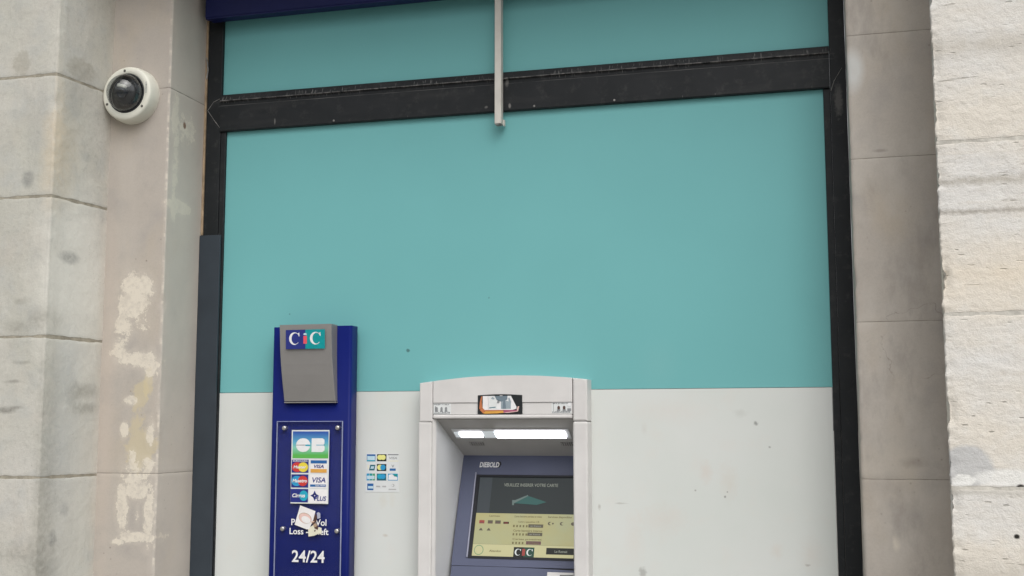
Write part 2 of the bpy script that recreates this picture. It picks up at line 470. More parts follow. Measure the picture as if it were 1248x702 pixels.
def stone_pier_left():
    n = NT('pier_stone_with_glue_residue')
    c, h, mid, fine, grain = pier_base(n)
    x, y, z = n.sep()
    # the reveal is greyer than the pier face
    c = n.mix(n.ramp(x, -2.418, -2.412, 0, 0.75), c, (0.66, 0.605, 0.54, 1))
    # poster glue: yellow film first, then white crusts broken up by fine noise
    for ctr, r in (((-2.488, -0.26, 1.445), (0.055, 0.1, 0.085)), ((-2.495, -0.26, 1.630), (0.03, 0.1, 0.055)), ((-2.462, -0.26, 1.675), (0.018, 0.1, 0.05))):
        c = n.mix(n.math('MULTIPLY', n.blob(ctr, r, 0.18, n.noise(24, 8, rough=0.7), 3.4), 0.55), c, (0.57, 0.49, 0.31, 1))
    brk2 = n.ramp(n.noise(15, 5, rough=0.65), 0.36, 0.47, 0.1, 1)
    crust = None
    for ctr, r, k in (
        ((-2.530, -0.26, 2.015), (0.062, 0.1, 0.065), 1.0), ((-2.545, -0.26, 1.955), (0.045, 0.1, 0.045), 1.0),
        ((-2.575, -0.26, 1.885), (0.045, 0.1, 0.05), .8), ((-2.505, -0.26, 1.90), (0.04, 0.1, 0.05), .5),
        ((-2.590, -0.26, 1.80), (0.035, 0.1, 0.06), .8), ((-2.55, -0.26, 1.765), (0.05, 0.1, 0.03), .7),
        ((-2.49, -0.26, 1.755), (0.06, 0.1, 0.028), .95), ((-2.455, -0.26, 1.735), (0.03, 0.1, 0.05), .95),
        ((-2.535, -0.26, 1.605), (0.028, 0.1, 0.016), .95), ((-2.558, -0.26, 1.495), (0.016, 0.1, 0.028), .95),
        ((-2.448, -0.26, 1.485), (0.018, 0.1, 0.05), .95), ((-2.522, -0.26, 1.395), (0.018, 0.1, 0.03), .8),
        ((-2.455, -0.26, 1.38), (0.035, 0.1, 0.02), .7), ((-2.50, -0.26, 1.33), (0.065, 0.1, 0.06), .7),
        ((-2.555, -0.26, 1.215), (0.026, 0.1, 0.085), 1), ((-2.50, -0.26, 1.275), (0.065, 0.1, 0.04), .8),
        ((-2.445, -0.26, 1.19), (0.022, 0.1, 0.10), .95), ((-2.49, -0.26, 1.105), (0.075, 0.1, 0.022), .95),
        ((-2.565, -0.26, 1.088), (0.028, 0.1, 0.012), .85), ((-2.49, -0.26, 1.19), (0.012, 0.1, 0.07), .4),
        ((-2.41, -0.215, 2.69), (0.03, 0.026, 0.08), 1), ((-2.41, -0.13, 2.655), (0.03, 0.06, 0.06), .8),
        ((-2.41, -0.17, 2.345), (0.03, 0.075, 0.024), 1.35), ((-2.41, -0.21, 2.335), (0.03, 0.02, 0.05), 1.1), ((-2.41, -0.205, 2.51), (0.03, 0.022, 0.13), .8),
    ):
        f = n.math('MULTIPLY', n.blob(ctr, r, 0.6, mid, 0.8), k)
        crust = f if crust is None else n.math('MAXIMUM', crust, f)
    haze = n.math('MULTIPLY', n.math('MULTIPLY', crust, n.ramp(n.noise(38, 7, rough=0.72), 0.36, 0.56, 0.15, 1)), 0.55)
    rag = n.noise(26, 9, rough=0.72)
    crust = n.ramp(n.math('MULTIPLY_ADD', n.math('SUBTRACT', rag, 0.5), 2.4, crust), 0.44, 0.60)
    crust = n.math('MULTIPLY', crust, n.math('MULTIPLY', n.ramp(n.noise(75, 5, rough=0.7), 0.35, 0.5, 0.6, 1), n.ramp(brk2, 0, 1, 0.6, 1)))
    crust = n.math('MAXIMUM', crust, haze)
    # white chips down the arris of the pier
    edge = n.ramp(n.math('ABSOLUTE', n.math('SUBTRACT', n.math('ADD', x, n.math('SUBTRACT', y, -0.26)), -2.414)), 0.010, 0.003)
    chips = n.math('MULTIPLY', edge, n.ramp(n.noise(26, 5, (0.3, 0.3, 1)), 0.5, 0.6))
    crust = n.math('MAXIMUM', crust, n.math('MULTIPLY', chips, 0.75))
    c = n.mix(n.math('MULTIPLY', crust, 0.9), c, (0.68, 0.625, 0.535, 1))
    c = n.mix(n.math('MULTIPLY', n.blob((-2.41, -0.148, 2.672), (0.02, 0.010, 0.013), 0.3, fine, 2.4), 0.85), c, (0.16, 0.08, 0.045, 1))
    c = n.mix(n.math('MULTIPLY', n.blob((-2.64, -0.26, 1.60), (0.03, 0.1, 0.5), 0.7, mid, 0.8), 0.3), c, (0.60, 0.50, 0.42, 1))
    h = n.math('MULTIPLY_ADD', crust, 0.5, h)
    n.bump(h, 0.3, 0.004)
    return n.out(c, 0.85, 0.25)

def stone_pier_right():
    n = NT('smooth_pier_stone')
    c, h, mid, fine, grain = pier_base(n)
    c = n.mix(n.math('MULTIPLY', n.blob((0.082, -0.26, 2.658), (0.028, 0.2, 0.060), 0.5, mid, 0.5), 0.8), c, (0.60, 0.61, 0.60, 1))
    c = n.mix(n.math('MULTIPLY', n.blob((0.16, -0.26, 1.150), (0.010, 0.1, 0.022), 0.5, fine, 1.2), 0.8), c, (0.66, 0.60, 0.50, 1))
    c = n.mix(n.math('MULTIPLY', n.blob((0.165, -0.26, 1.185), (0.010, 0.1, 0.03), 0.6, fine, 1.2), 0.6), c, (0.27, 0.24, 0.22, 1))
    c = n.mix(n.math('MULTIPLY', n.blob((0.16, -0.26, 1.40), (0.09, 0.1, 0.10), 0.8, mid, 1.4), 0.35), c, (0.54, 0.50, 0.44, 1))
    c = n.mix(n.math('MULTIPLY', n.blob((0.12, -0.26, 1.32), (0.05, 0.1, 0.03), 0.8, fine, 1.8), 0.45), c, (0.32, 0.285, 0.26, 1))
    c = n.mix(n.math('MULTIPLY', n.blob((0.22, -0.26, 1.395), (0.03, 0.1, 0.012), 0.8, fine, 1.8), 0.5), c, (0.27, 0.23, 0.20, 1))
    c = n.mix(n.ramp(n.noise(6, 7, (1, 1, 0.7), rough=0.68), 0.50, 0.64, 0, 0.45), c, (0.52, 0.485, 0.44, 1))
    c = n.mix(n.ramp(n.noise(8, 7, (1.3, 1.3, 0.5), rough=0.68), 0.54, 0.68, 0, 0.45), c, (0.30, 0.27, 0.245, 1))
    ring = n.math('MULTIPLY', n.ring((0.245, -0.26, 1.765), (0.105, 0.1, 0.115), 0.020, n.noise(14, 4), 1.1), n.ramp(n.noise(9, 3), 0.42, 0.52))
    c = n.mix(n.math('MULTIPLY', ring, 0.55), c, (0.22, 0.19, 0.17, 1))
    ln = n.blob((0.155, -0.26, 2.385), (0.02, 0.1, 0.005), 0.5, fine, 1.2)
    c = n.mix(n.math('MULTIPLY', ln, 0.5), c, (0.22, 0.19, 0.17, 1))
    h = n.math('SUBTRACT', h, n.math('MULTIPLY', ring, 0.25))
    n.bump(h, 0.28, 0.004)
    return n.out(c, 0.85, 0.25)

def mortar_mat(name, col):
    n = NT(name)
    c = n.mix(n.ramp(n.noise(30, 5), 0.35, 0.65), (*[q * 0.8 for q in col], 1), (*[min(1, q * 1.15) for q in col], 1))
    n.bump(n.noise(120, 4), 0.5, 0.003)
    return n.out(c, 0.95, 0.1)

# ------------------------------------------------------------ other materials
def teal_mat():
    n = NT('teal_panel_film')
    c = n.mix(n.ramp(n.noise(1.6, 3), 0.35, 0.65), (0.155, 0.428, 0.437, 1), (0.163, 0.446, 0.455, 1))
    c = n.mix(n.ramp(n.noise(900, 2), 0.42, 0.62, 0, 0.10), c, (0.12, 0.36, 0.35, 1))
    fine = n.noise(60, 4)
    for ctr, r, s, a, col, k in (
        ((-1.544, 0, 1.791), (0.007, 0.1, 0.006), .3, 1.0, (0.05, 0.12, 0.12), .8),
        ((-0.61, 0, 1.725), (0.05, 0.1, 0.06), .8, 1.0, (0.30, 0.50, 0.49), .08),
        ((-2.03, 0, 1.94), (0.003, 0.1, 0.003), .3, .5, (0.05, 0.12, 0.12), .6),
        ((-1.23, 0, 1.98), (0.003, 0.1, 0.003), .3, .5, (0.05, 0.12, 0.12), .5),
    ):
        c = n.mix(n.math('MULTIPLY', n.blob(ctr, r, s, fine, a), k), c, (*col, 1))
    n.bump(n.noise(500, 2), 0.04, 0.001)
    return n.out(c, 0.5, 0.35)

def white_mat():
    n = NT('white_panel_paint')
    fine, mid = n.noise(70, 5), n.noise(12, 5)
    c = n.mix(n.ramp(n.noise(2.2, 4), 0.35, 0.65), (0.615, 0.645, 0.617, 1), (0.65, 0.668, 0.648, 1))
    c = n.mix(n.ramp(mid, 0.55, 0.75, 0, 0.25), c, (0.66, 0.625, 0.58, 1))
    for ctr, r, s, a, col, k in (
        ((-0.448, 0, 1.352), (0.020, 0.1, 0.035), .8, 1.2, (0.62, 0.49, 0.42), .55),
        ((-0.371, 0, 1.319), (0.028, 0.1, 0.055), .8, 1.2, (0.60, 0.52, 0.44), .5),
        ((-0.60, 0, 1.19), (0.07, 0.1, 0.045), .9, 1.4, (0.62, 0.53, 0.47), .5),
        ((-0.70, 0, 1.11), (0.03, 0.1, 0.08), .9, 1.4, (0.63, 0.55, 0.49), .45),
        ((-0.57, 0, 1.56), (0.10, 0.1, 0.035), .9, 1.4, (0.66, 0.56, 0.50), .35),
        ((-0.326, 0, 1.553), (0.022, 0.1, 0.014), .7, 1.6, (0.40, 0.40, 0.37), .5),
        ((-0.275, 0, 1.518), (0.010, 0.1, 0.008), .4, 1.8, (0.13, 0.13, 0.12), .8),
        ((-0.23, 0, 1.437), (0.005, 0.1, 0.004), .4, 1.0, (0.2, 0.2, 0.19), .7),
        ((-0.485, 0, 1.288), (0.004, 0.1, 0.004), .4, 1.0, (0.2, 0.19, 0.17), .7),
        ((-0.384, 0, 1.268), (0.004, 0.1, 0.005), .4, 1.0, (0.14, 0.13, 0.12), .8),
        ((-0.376, 0, 1.284), (0.003, 0.1, 0.003), .4, 1.0, (0.14, 0.13, 0.12), .8),
        ((-0.113, 0, 1.045), (0.010, 0.1, 0.005), .4, 1.6, (0.25, 0.22, 0.2), .7),
        ((-0.10, 0, 1.08), (0.035, 0.1, 0.05), .9, 1.4, (0.62, 0.54, 0.47), .45),
        ((-0.215, 0, 1.085), (0.016, 0.1, 0.02), .9, 1.4, (0.6, 0.5, 0.42), .45),
        ((-0.672, 0, 1.005), (0.014, 0.1, 0.020), .4, 1.8, (0.28, 0.28, 0.26), .7),
        ((-0.745, 0, 1.240), (0.022, 0.1, 0.003), .5, 1.6, (0.35, 0.34, 0.31), .6),
        ((-0.822, 0, 1.225), (0.006, 0.1, 0.010), .5, 1.6, (0.3, 0.28, 0.25), .6),
        ((-0.66, 0, 1.50), (0.008, 0.1, 0.02), .8, 1.6, (0.52, 0.5, 0.46), .6),
        ((-1.635, 0, 1.235), (0.016, 0.1, 0.026), .7, 1.4, (0.58, 0.53, 0.43), .5),
        ((-1.600, 0, 1.245), (0.012, 0.1, 0.03), .7, 1.4, (0.6, 0.56, 0.46), .4),
        ((-1.625, 0, 1.110), (0.010, 0.1, 0.006), .5, 1.6, (0.45, 0.38, 0.3), .6),
    ):
        c = n.mix(n.math('MULTIPLY', n.blob(ctr, tuple(q * (0.8 if q < 0.09 else 1) for q in r), s, fine, a + 0.5), k * (0.5 if s > 0.65 else 0.8)), c, (*col, 1))
    specks = n.math('MULTIPLY', n.ramp(n.voro(24), 0.035, 0.015), n.ramp(n.noise(3, 3), 0.5, 0.6))
    c = n.mix(n.math('MULTIPLY', specks, 0.3), c, (0.3, 0.27, 0.24, 1))
    return n.out(c, 0.45, 0.4)

def frame_mat():
    n = NT('black_frame_paint')
    x, y, z = n.sep()
    c = n.mix(n.ramp(n.noise(7, 5), 0.4, 0.7), (0.0105, 0.0125, 0.0145, 1), (0.016, 0.018, 0.0205, 1))
    # pale wear along the top bead of the transom, with short scratches across it
    wob = n.math('MULTIPLY', n.math('SUBTRACT', n.noise(9, 3), 0.5), 0.004)
    ln = n.ramp(n.math('ABSOLUTE', n.math('SUBTRACT', n.math('ADD', z, wob), 2.7985)), 0.0026, 0.0008)
    ln = n.math('MULTIPLY', ln, n.ramp(n.noise(30, 6, (1, 0, 0), rough=0.7), 0.42, 0.60))
    ln2 = n.ramp(n.math('ABSOLUTE', n.math('SUBTRACT', n.math('ADD', z, wob), 2.7795)), 0.003, 0.001)
    ln2 = n.math('MULTIPLY', ln2, n.ramp(n.noise(5, 4, (1, 0, 0)), 0.35, 0.7, 0.0, 0.45))
    zone = n.ramp(n.math('ABSOLUTE', n.math('SUBTRACT', z, 2.803)), 0.018, 0.010)
    tick = n.math('MULTIPLY', n.ramp(n.noise(230, 2, (1, 0, 0.10)), 0.60, 0.66), n.ramp(n.noise(5, 3, (1, 0, 0)), 0.42, 0.55))
    tick = n.math('MULTIPLY', tick, zone)
    low = n.math('MULTIPLY', n.ramp(n.math('ABSOLUTE', n.math('SUBTRACT', z, 2.681)), 0.005, 0.001), n.ramp(n.noise(45, 3, (1, 0, 0)), 0.64, 0.70))
    s = n.math('MAXIMUM', n.math('MAXIMUM', ln, n.math('MULTIPLY', tick, 0.8)), n.math('MAXIMUM', ln2, low))
    on = n.math('MULTIPLY', n.ramp(x, -2.36, -2.33), n.ramp(x, 0.03, 0.0))
    c = n.mix(n.math('MULTIPLY', n.math('MULTIPLY', s, on), 0.75), c, (0.30, 0.29, 0.28, 1))
    c = n.mix(n.ramp(n.noise(26, 6, rough=0.7), 0.54, 0.76, 0, 0.4), c, (0.075, 0.074, 0.072, 1))
    c = n.mix(n.math('MULTIPLY', n.ramp(n.noise(6, 5, (0.5, 1, 3)), 0.52, 0.75, 0, 0.3), on), c, (0.05, 0.05, 0.049, 1))
    for ctr, r, s_ in (((-1.144, 0, 2.693), (0.004, 0.1, 0.009), .8), ((-1.235, 0, 2.695), (0.005, 0.1, 0.004), .5), ((-2.10, 0, 2.70), (0.003, 0.1, 0.010), .6), ((0.035, 0, 2.63), (0.012, 0.1, 0.05), .35), ((-1.155, 0, 2.785), (0.006, 0.1, 0.014), .5)):
        c = n.mix(n.math('MULTIPLY', n.blob(ctr, r, 0.4, n.noise(90, 3), 1.6), s_), c, (0.22, 0.21, 0.2, 1))
    return n.out(c, 0.5, 0.28)

M = {}
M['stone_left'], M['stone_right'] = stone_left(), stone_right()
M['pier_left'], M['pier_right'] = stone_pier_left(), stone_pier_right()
M['mortar_left'] = mortar_mat('old_brown_mortar', (0.32, 0.295, 0.24))
M['mortar_right'] = mortar_mat('pale_mortar', (0.55, 0.525, 0.475))
M['mortar_pier'] = mortar_mat('dark_hairline_joint', (0.29, 0.26, 0.23))
M['teal'], M['white'], M['frame'] = teal_mat(), white_mat(), frame_mat()
M['cover'] = plain('slate_grey_cover_paint', (0.034, 0.044, 0.056), 0.5, 0.3, var=0.10, scale=9)
M['batten'] = plain('raw_wood_batten', (0.36, 0.27, 0.18), 0.8, 0.2, var=0.3, scale=30)
M['sealant'] = plain('pale_dried_sealant', (0.25, 0.245, 0.235), 0.8, 0.2, var=0.4, scale=60)
M['navy_sign'] = plain('navy_sign_enamel', (0.008, 0.012, 0.075), 0.45, 0.22, var=0.08, scale=5)
M['navy'] = plain('royal_blue_enamel', (0.0045, 0.011, 0.122), 0.42, 0.16, var=0.07, scale=6)
M['pole'] = plain('cream_conduit_paint', (0.62, 0.59, 0.545), 0.5, 0.35, var=0.07, scale=20)
M['cam_white'] = plain('cream_camera_plastic', (0.68, 0.67, 0.59), 0.42, 0.4, var=0.03, scale=20)
M['cam_dark'] = plain('black_camera_insert', (0.03, 0.031, 0.033), 0.4, 0.4)
M['lens'] = plain('camera_lens_glass', (0.03, 0.035, 0.045), 0.08, 0.8)
M['steel'] = plain('brushed_steel', (0.55, 0.54, 0.52), 0.35, 0.5, metal=0.9, var=0.1, scale=60)
M['dark_screw'] = plain('dull_screw_metal', (0.10, 0.095, 0.085), 0.5, 0.5, metal=0.4)
M['hood'] = plain('warm_grey_metallic_paint', (0.265, 0.256, 0.248), 0.38, 0.45, metal=0.25, var=0.05, scale=8)
M['atm'] = plain('light_grey_moulding', (0.63, 0.615, 0.605), 0.45, 0.4, var=0.05, scale=11, bump=0.05)
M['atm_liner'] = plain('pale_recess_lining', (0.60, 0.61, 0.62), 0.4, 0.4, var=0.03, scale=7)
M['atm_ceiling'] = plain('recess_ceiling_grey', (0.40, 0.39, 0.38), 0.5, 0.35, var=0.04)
M['grille'] = plain('speaker_grille_grey', (0.20, 0.195, 0.19), 0.7, 0.2)
M['fascia'] = plain('slate_blue_moulding', (0.085, 0.096, 0.155), 0.42, 0.35, var=0.05, scale=9, bump=0.05)
M['fascia_edge'] = plain('painted_bezel_highlight', (0.25, 0.26, 0.34), 0.3, 0.5)  # paler than the fascia: paints the highlight along the bezel ridge
M['fascia_dark'] = plain('dark_gasket', (0.012, 0.013, 0.018), 0.5, 0.3)
M['lamp'] = emit('lit_lamp_lens', (0.93, 0.94, 1.0, 1), 3.6, (0.8, 0.8, 0.8, 1))
M['lamp_dim'] = emit('dim_lamp_end', (0.93, 0.94, 1.0, 1), 0.30, (0.6, 0.7, 0.7, 1))
M['ink_white'] = plain('white_print', (0.76, 0.76, 0.77), 0.45, 0.35, var=0.04, scale=60)
M['paper'] = plain('white_paper', (0.78, 0.76, 0.76), 0.7, 0.2, var=0.05, scale=40)
M['paper_grey'] = plain('pale_sticker_paper', (0.68, 0.70, 0.70), 0.5, 0.3, var=0.03, scale=40)
INK = dict(navy=(0.02, 0.03, 0.20), blue=(0.02, 0.12, 0.35), sky_blue=(0.03, 0.30, 0.55), cyan=(0.02, 0.36, 0.50), teal=(0.0, 0.28, 0.30),
           red=(0.56, 0.045, 0.04), rose=(0.75, 0.09, 0.12), yellow=(0.74, 0.60, 0.06), pale_yellow=(0.74, 0.72, 0.25), orange=(0.66, 0.34, 0.07), maroon=(0.17, 0.03, 0.04),
           black=(0.015, 0.018, 0.02), grey=(0.25, 0.26, 0.27), mid_grey=(0.42, 0.42, 0.42), ink_green=(0.08, 0.32, 0.16), dark_teal=(0.02, 0.13, 0.18), pale_blue=(0.50, 0.66, 0.74),
           pink=(0.72, 0.50, 0.46), peach=(0.66, 0.47, 0.36), brown=(0.085, 0.045, 0.035), tan=(0.42, 0.30, 0.20), steel_blue=(0.16, 0.21, 0.25), slate=(0.30, 0.36, 0.40), lilac=(0.40, 0.42, 0.52), cream=(0.72, 0.70, 0.56), copper=(0.50, 0.17, 0.07), magenta=(0.38, 0.09, 0.17))
for k, v in INK.items():
    M['ink_' + k] = plain('print_' + k, v, 0.42, 0.35, var=0.06, scale=50)

def gradient_print():
    n = NT('print_blue_to_green')
    x, y, z = n.sep()
    f = n.ramp(z, 1.392, 1.492)
    r = n.t.nodes.new('ShaderNodeValToRGB')
    r.color_ramp.elements[0].color = (0.10, 0.42, 0.08, 1)
    r.color_ramp.elements[0].position = 0.12
    r.color_ramp.elements[1].color = (0.035, 0.10, 0.38, 1)
    r.color_ramp.elements[1].position = 0.95
    e = r.color_ramp.elements.new(0.38)
    e.color = (0.22, 0.55, 0.42, 1)
    e = r.color_ramp.elements.new(0.60)
    e.color = (0.10, 0.36, 0.55, 1)
    n.t.links.new(f, r.inputs[0])
    return n.out(r.outputs[0], 0.4, 0.35)
M['ink_fade'] = gradient_print()

def acrylic():
    n = NT('clear_acrylic')
    tr = n.t.nodes.new('ShaderNodeBsdfTransparent')
    tr.inputs[0].default_value = (0.985, 0.99, 0.995, 1)
    gl = n.t.nodes.new('ShaderNodeBsdfGlossy')
    gl.inputs['Roughness'].default_value = 0.08
    gl.inputs['Color'].default_value = (0.55, 0.56, 0.6, 1)
    mx = n.t.nodes.new('ShaderNodeMixShader')
    mx.inputs[0].default_value = 0.045
    n.t.links.new(tr.outputs[0], mx.inputs[1])
    n.t.links.new(gl.outputs[0], mx.inputs[2])
    n.t.links.new(mx.outputs[0], n.t.nodes['Material Output'].inputs[0])
    return n.m
M['acrylic'] = acrylic()
M['acrylic_edge'] = plain('frosted_acrylic_edge', (0.36, 0.40, 0.56), 0.4, 0.5, var=0.15, scale=20)

def smoked():
    n = NT('smoked_dome_plastic')
    tr = n.t.nodes.new('ShaderNodeBsdfTransparent')
    tr.inputs[0].default_value = (0.70, 0.72, 0.73, 1)
    gl = n.t.nodes.new('ShaderNodeBsdfGlossy')
    gl.inputs['Roughness'].default_value = 0.03
    lw = n.t.nodes.new('ShaderNodeLayerWeight')
    lw.inputs[0].default_value = 0.5
    mx = n.t.nodes.new('ShaderNodeMixShader')
    n.t.links.new(n.math('MULTIPLY_ADD', n.math('POWER', lw.outputs['Facing'], 3.0), 0.55, 0.07), mx.inputs[0])
    n.t.links.new(tr.outputs[0], mx.inputs[1])
    n.t.links.new(gl.outputs[0], mx.inputs[2])
    n.t.links.new(mx.outputs[0], n.t.nodes['Material Output'].inputs[0])
    return n.m
M['smoked'] = smoked()

# ------------------------------------------------------------ ground
def ground_sheet(name, x0, x1, y0, y1, z, mat, zb=None):
    bm = bmesh.new()
    if zb is None:
        bm.faces.new([bm.verts.new(p) for p in ((x0, y0, z), (x1, y0, z), (x1, y1, z), (x0, y1, z))])
        for f in bm.faces:
            f.normal_update()
            if f.normal.z < 0:
                f.normal_flip()
        o = obj(name, bm, mat, recalc=False)
    else:
        box(bm, Frame((0, 0, 0), (1, 0, 0), (0, 1, 0), (0, 0, 1)), x0, x1, y0, y1, zb, z)
        o = obj(name, bm, mat)
    o['kind'] = 'structure'
    return o
asphalt = plain('asphalt', (0.055, 0.055, 0.056), 0.9, 0.2, var=0.25, scale=3)
paving = plain('grey_paving', (0.30, 0.29, 0.27), 0.85, 0.2, var=0.18, scale=2)
kerb_m = plain('granite_kerb', (0.36, 0.355, 0.34), 0.8, 0.25, var=0.2, scale=25)
ground_sheet('ground', -900, 900, -900, 900, -0.14, plain('grey_ground', (0.22, 0.215, 0.20), 0.9, 0.2, var=0.2, scale=0.3))
ground_sheet('road', -60, 60, -15.0, -7.32, -0.12, asphalt)
ground_sheet('pavement', -60, 60, -7.0, 0.6, 0.0, paving, -0.13)
ground_sheet('kerb', -60, 60, -7.32, -7.004, 0.004, kerb_m, -0.13)

# ------------------------------------------------------------ stone pilasters and piers
def fine_line(a, b, step):
    k = max(1, int(math.ceil(abs(b - a) / step)))
    return [a + (b - a) * i / k for i in range(k + 1)]

def path_normals(path):
    nr = []
    for i in range(len(path)):
        t = Vector((0, 0))
        for a, b in ((i - 1, i), (i, i + 1)):
            if a >= 0 and b < len(path):
                d = Vector(path[b]) - Vector(path[a])
                t += Vector((d.y, -d.x)).normalized()
        nr.append(t.normalized())
    return nr

def sweep_block(name, path, z0, z1, dz, disp, gap, groove, mat, parent):
    """One dressed stone: the outline in plan swept up, its surface displaced, its bed joints recessed."""
    zs = [z0 + gap / 2, z0 + gap / 2 + groove * 0.5] + fine_line(z0 + gap / 2 + groove, z1 - gap / 2 - groove, dz) + [z1 - gap / 2 - groove * 0.5, z1 - gap / 2]
    nr = path_normals(path)
    bm = bmesh.new()
    rows = []
    for j, z in enumerate(zs):
        e = groove if j in (0, len(zs) - 1) else 0.12 * groove if j in (1, len(zs) - 2) else 0.0
        row = []
        for p, q in zip(path, nr):
            d = disp(p[0], p[1], z) - e
            zz = z
            if j < 3 or j > len(zs) - 4:
                s_ = 1 if j < 3 else -1
                zz = z + s_ * gap * (0.35 * max(-1, fbm(p[0] * 22, p[1] * 22, z * 9, 3)) + 0.5 * max(0, fbm(p[0] * 7, p[1] * 7, z * 3, 2) - 0.35))
            row.append(bm.verts.new((p[0] + q.x * d, p[1] + q.y * d, zz)))
        rows.append(row)
    for a, b in zip(rows, rows[1:]):
        for i in range(len(path) - 1):
            bm.faces.new((a[i], a[i + 1], b[i + 1], b[i]))
    bm.faces.new(rows[0][::-1])
    bm.faces.new(rows[-1])
    return obj(name, bm, mat, parent, smooth=True, recalc=False)

def fbm(x, y, z, o=4):
    return noise.fractal(Vector((x, y, z)), 0.9, 2.1, o)

def corner(d, w):
    return max(0.0, 1 - d / w)

# left pilaster: front face and a slightly splayed return
def disp_left(x, y, z):
    d = 0.0022 * fbm(x * 6, y * 6, z * 6) + 0.0008 * fbm(x * 40, y * 40, z * 40, 3)
    c = corner(math.hypot(x + 2.70, y + 0.55), 0.03)
    return d - c * (0.004 + 0.007 * max(0, fbm(3, 5, z * 14)))
def disp_right(x, y, z):
    d = 0.0012 * fbm(x * 5, y * 5, z * 7) + 0.0006 * fbm(x * 12, y * 12, z * 60, 3) + 0.0012 * fbm(x * 55, y * 55, z * 80, 3)
    c = corner(math.hypot(x - 0.30, y + 0.55), 0.03)
    return d - c * (0.002 + 0.020 * max(0, fbm(7, 2, z * 8)) + 0.006 * fbm(1, 9, z * 45, 4))
def disp_pier(x, y, z):
    d = 0.0011 * fbm(x * 4, y * 4, z * 4) + 0.0003 * fbm(x * 40, y * 40, z * 40, 2)
    c = max(corner(math.hypot(x + 2.414, y + 0.26), 0.016), corner(math.hypot(x - 0.063, y + 0.26), 0.016))
    return d - c * (0.0015 + 0.009 * max(0, fbm(4, 1, z * 12)) + 0.002 * fbm(2, 7, z * 60, 2))

BEDS_L = [0.0, 0.34, 1.338, 2.790, 3.25, 4.25]
BEDS_R = [0.0, 0.34, 1.343, 1.835, 2.362, 2.772, 3.25, 4.25]
BEDS = [0.0, 0.34, 0.83, 1.332, 1.827, 2.333, 2.782, 3.25, 3.75, 4.25]
path_l = [(-4.0, -0.28), (-4.0, -0.55)] + [(x, -0.55) for x in fine_line(-3.9, -3.1, 0.1)] + [(x, -0.55) for x in fine_line(-3.09, -2.70, 0.011)] \
    + [(-2.70 + 0.034 * t, -0.55 + 0.29 * t) for t in fine_line(0.035, 1.06, 0.036)]
path_r = [(0.30 + 0.030 * (y + 0.55) / 0.29, y) for y in fine_line(-0.235, -0.545, 0.009)] + [(x, -0.55) for x in fine_line(0.30, 0.78, 0.0075)] + [(x, -0.55) for x in fine_line(0.85, 1.9, 0.15)] + [(1.9, -0.28)]
path_pl = [(x, -0.26) for x in fine_line(-2.72, -2.414, 0.012)] + [(-2.414, y) for y in fine_line(-0.25, 0.035, 0.015)]
path_pr = [(0.063, y) for y in fine_line(0.035, -0.25, 0.015)] + [(x, -0.26) for x in fine_line(0.063, 0.36, 0.012)]

def pillar(name, label, cat, base, path, dispf, mat, mortar, gap, groove, dz, sink, group, beds=BEDS):
    t = thing(name, label, cat, base, group)
    for i, (a, b) in enumerate(zip(beds, beds[1:])):
        coarse = b < 0.9 or a > 3.2
        sweep_block('stone_block', path, a, b, 0.06 if coarse else dz, dispf, gap, groove, mat, t)
    nr = path_normals(path)
    for z0 in beds[1:-1]:
        h = gap * 0.5 + 0.004
        bm = bmesh.new()
        rows = [[bm.verts.new((p[0] + q.x * d, p[1] + q.y * d, z)) for p, q in zip(path, nr)
                 for d in (dispf(p[0], p[1], z) - sink,)] for z in (z0 - h, z0, z0 + h)]
        for r0, r1 in zip(rows, rows[1:]):
            for i in range(len(path) - 1):
                bm.faces.new((r0[i], r0[i + 1], r1[i + 1], r1[i]))
        obj('mortar_joint', bm, mortar, t, smooth=True, recalc=False)
    return t

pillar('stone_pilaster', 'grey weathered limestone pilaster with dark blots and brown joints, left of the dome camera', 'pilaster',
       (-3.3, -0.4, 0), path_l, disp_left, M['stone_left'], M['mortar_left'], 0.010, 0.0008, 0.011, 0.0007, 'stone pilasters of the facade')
pillar('stone_pilaster', 'pale rough limestone pilaster with pitted courses and a grey paint patch', 'pilaster',
       (1.1, -0.4, 0), path_r, disp_right, M['stone_right'], M['mortar_right'], 0.010, 0.0010, 0.008, 0.0008, 'stone pilasters of the facade')
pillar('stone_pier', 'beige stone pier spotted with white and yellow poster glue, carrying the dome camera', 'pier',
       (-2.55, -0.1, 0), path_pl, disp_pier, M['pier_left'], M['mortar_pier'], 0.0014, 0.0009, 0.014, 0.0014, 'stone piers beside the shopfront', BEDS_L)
pillar('stone_pier', 'smooth brownish stone pier between the black right post and the rough pale pilaster', 'pier',
       (0.2, -0.1, 0), path_pr, disp_pier, M['pier_right'], M['mortar_pier'], 0.0014, 0.0007, 0.014, 0.0011, 'stone piers beside the shopfront', BEDS_R)

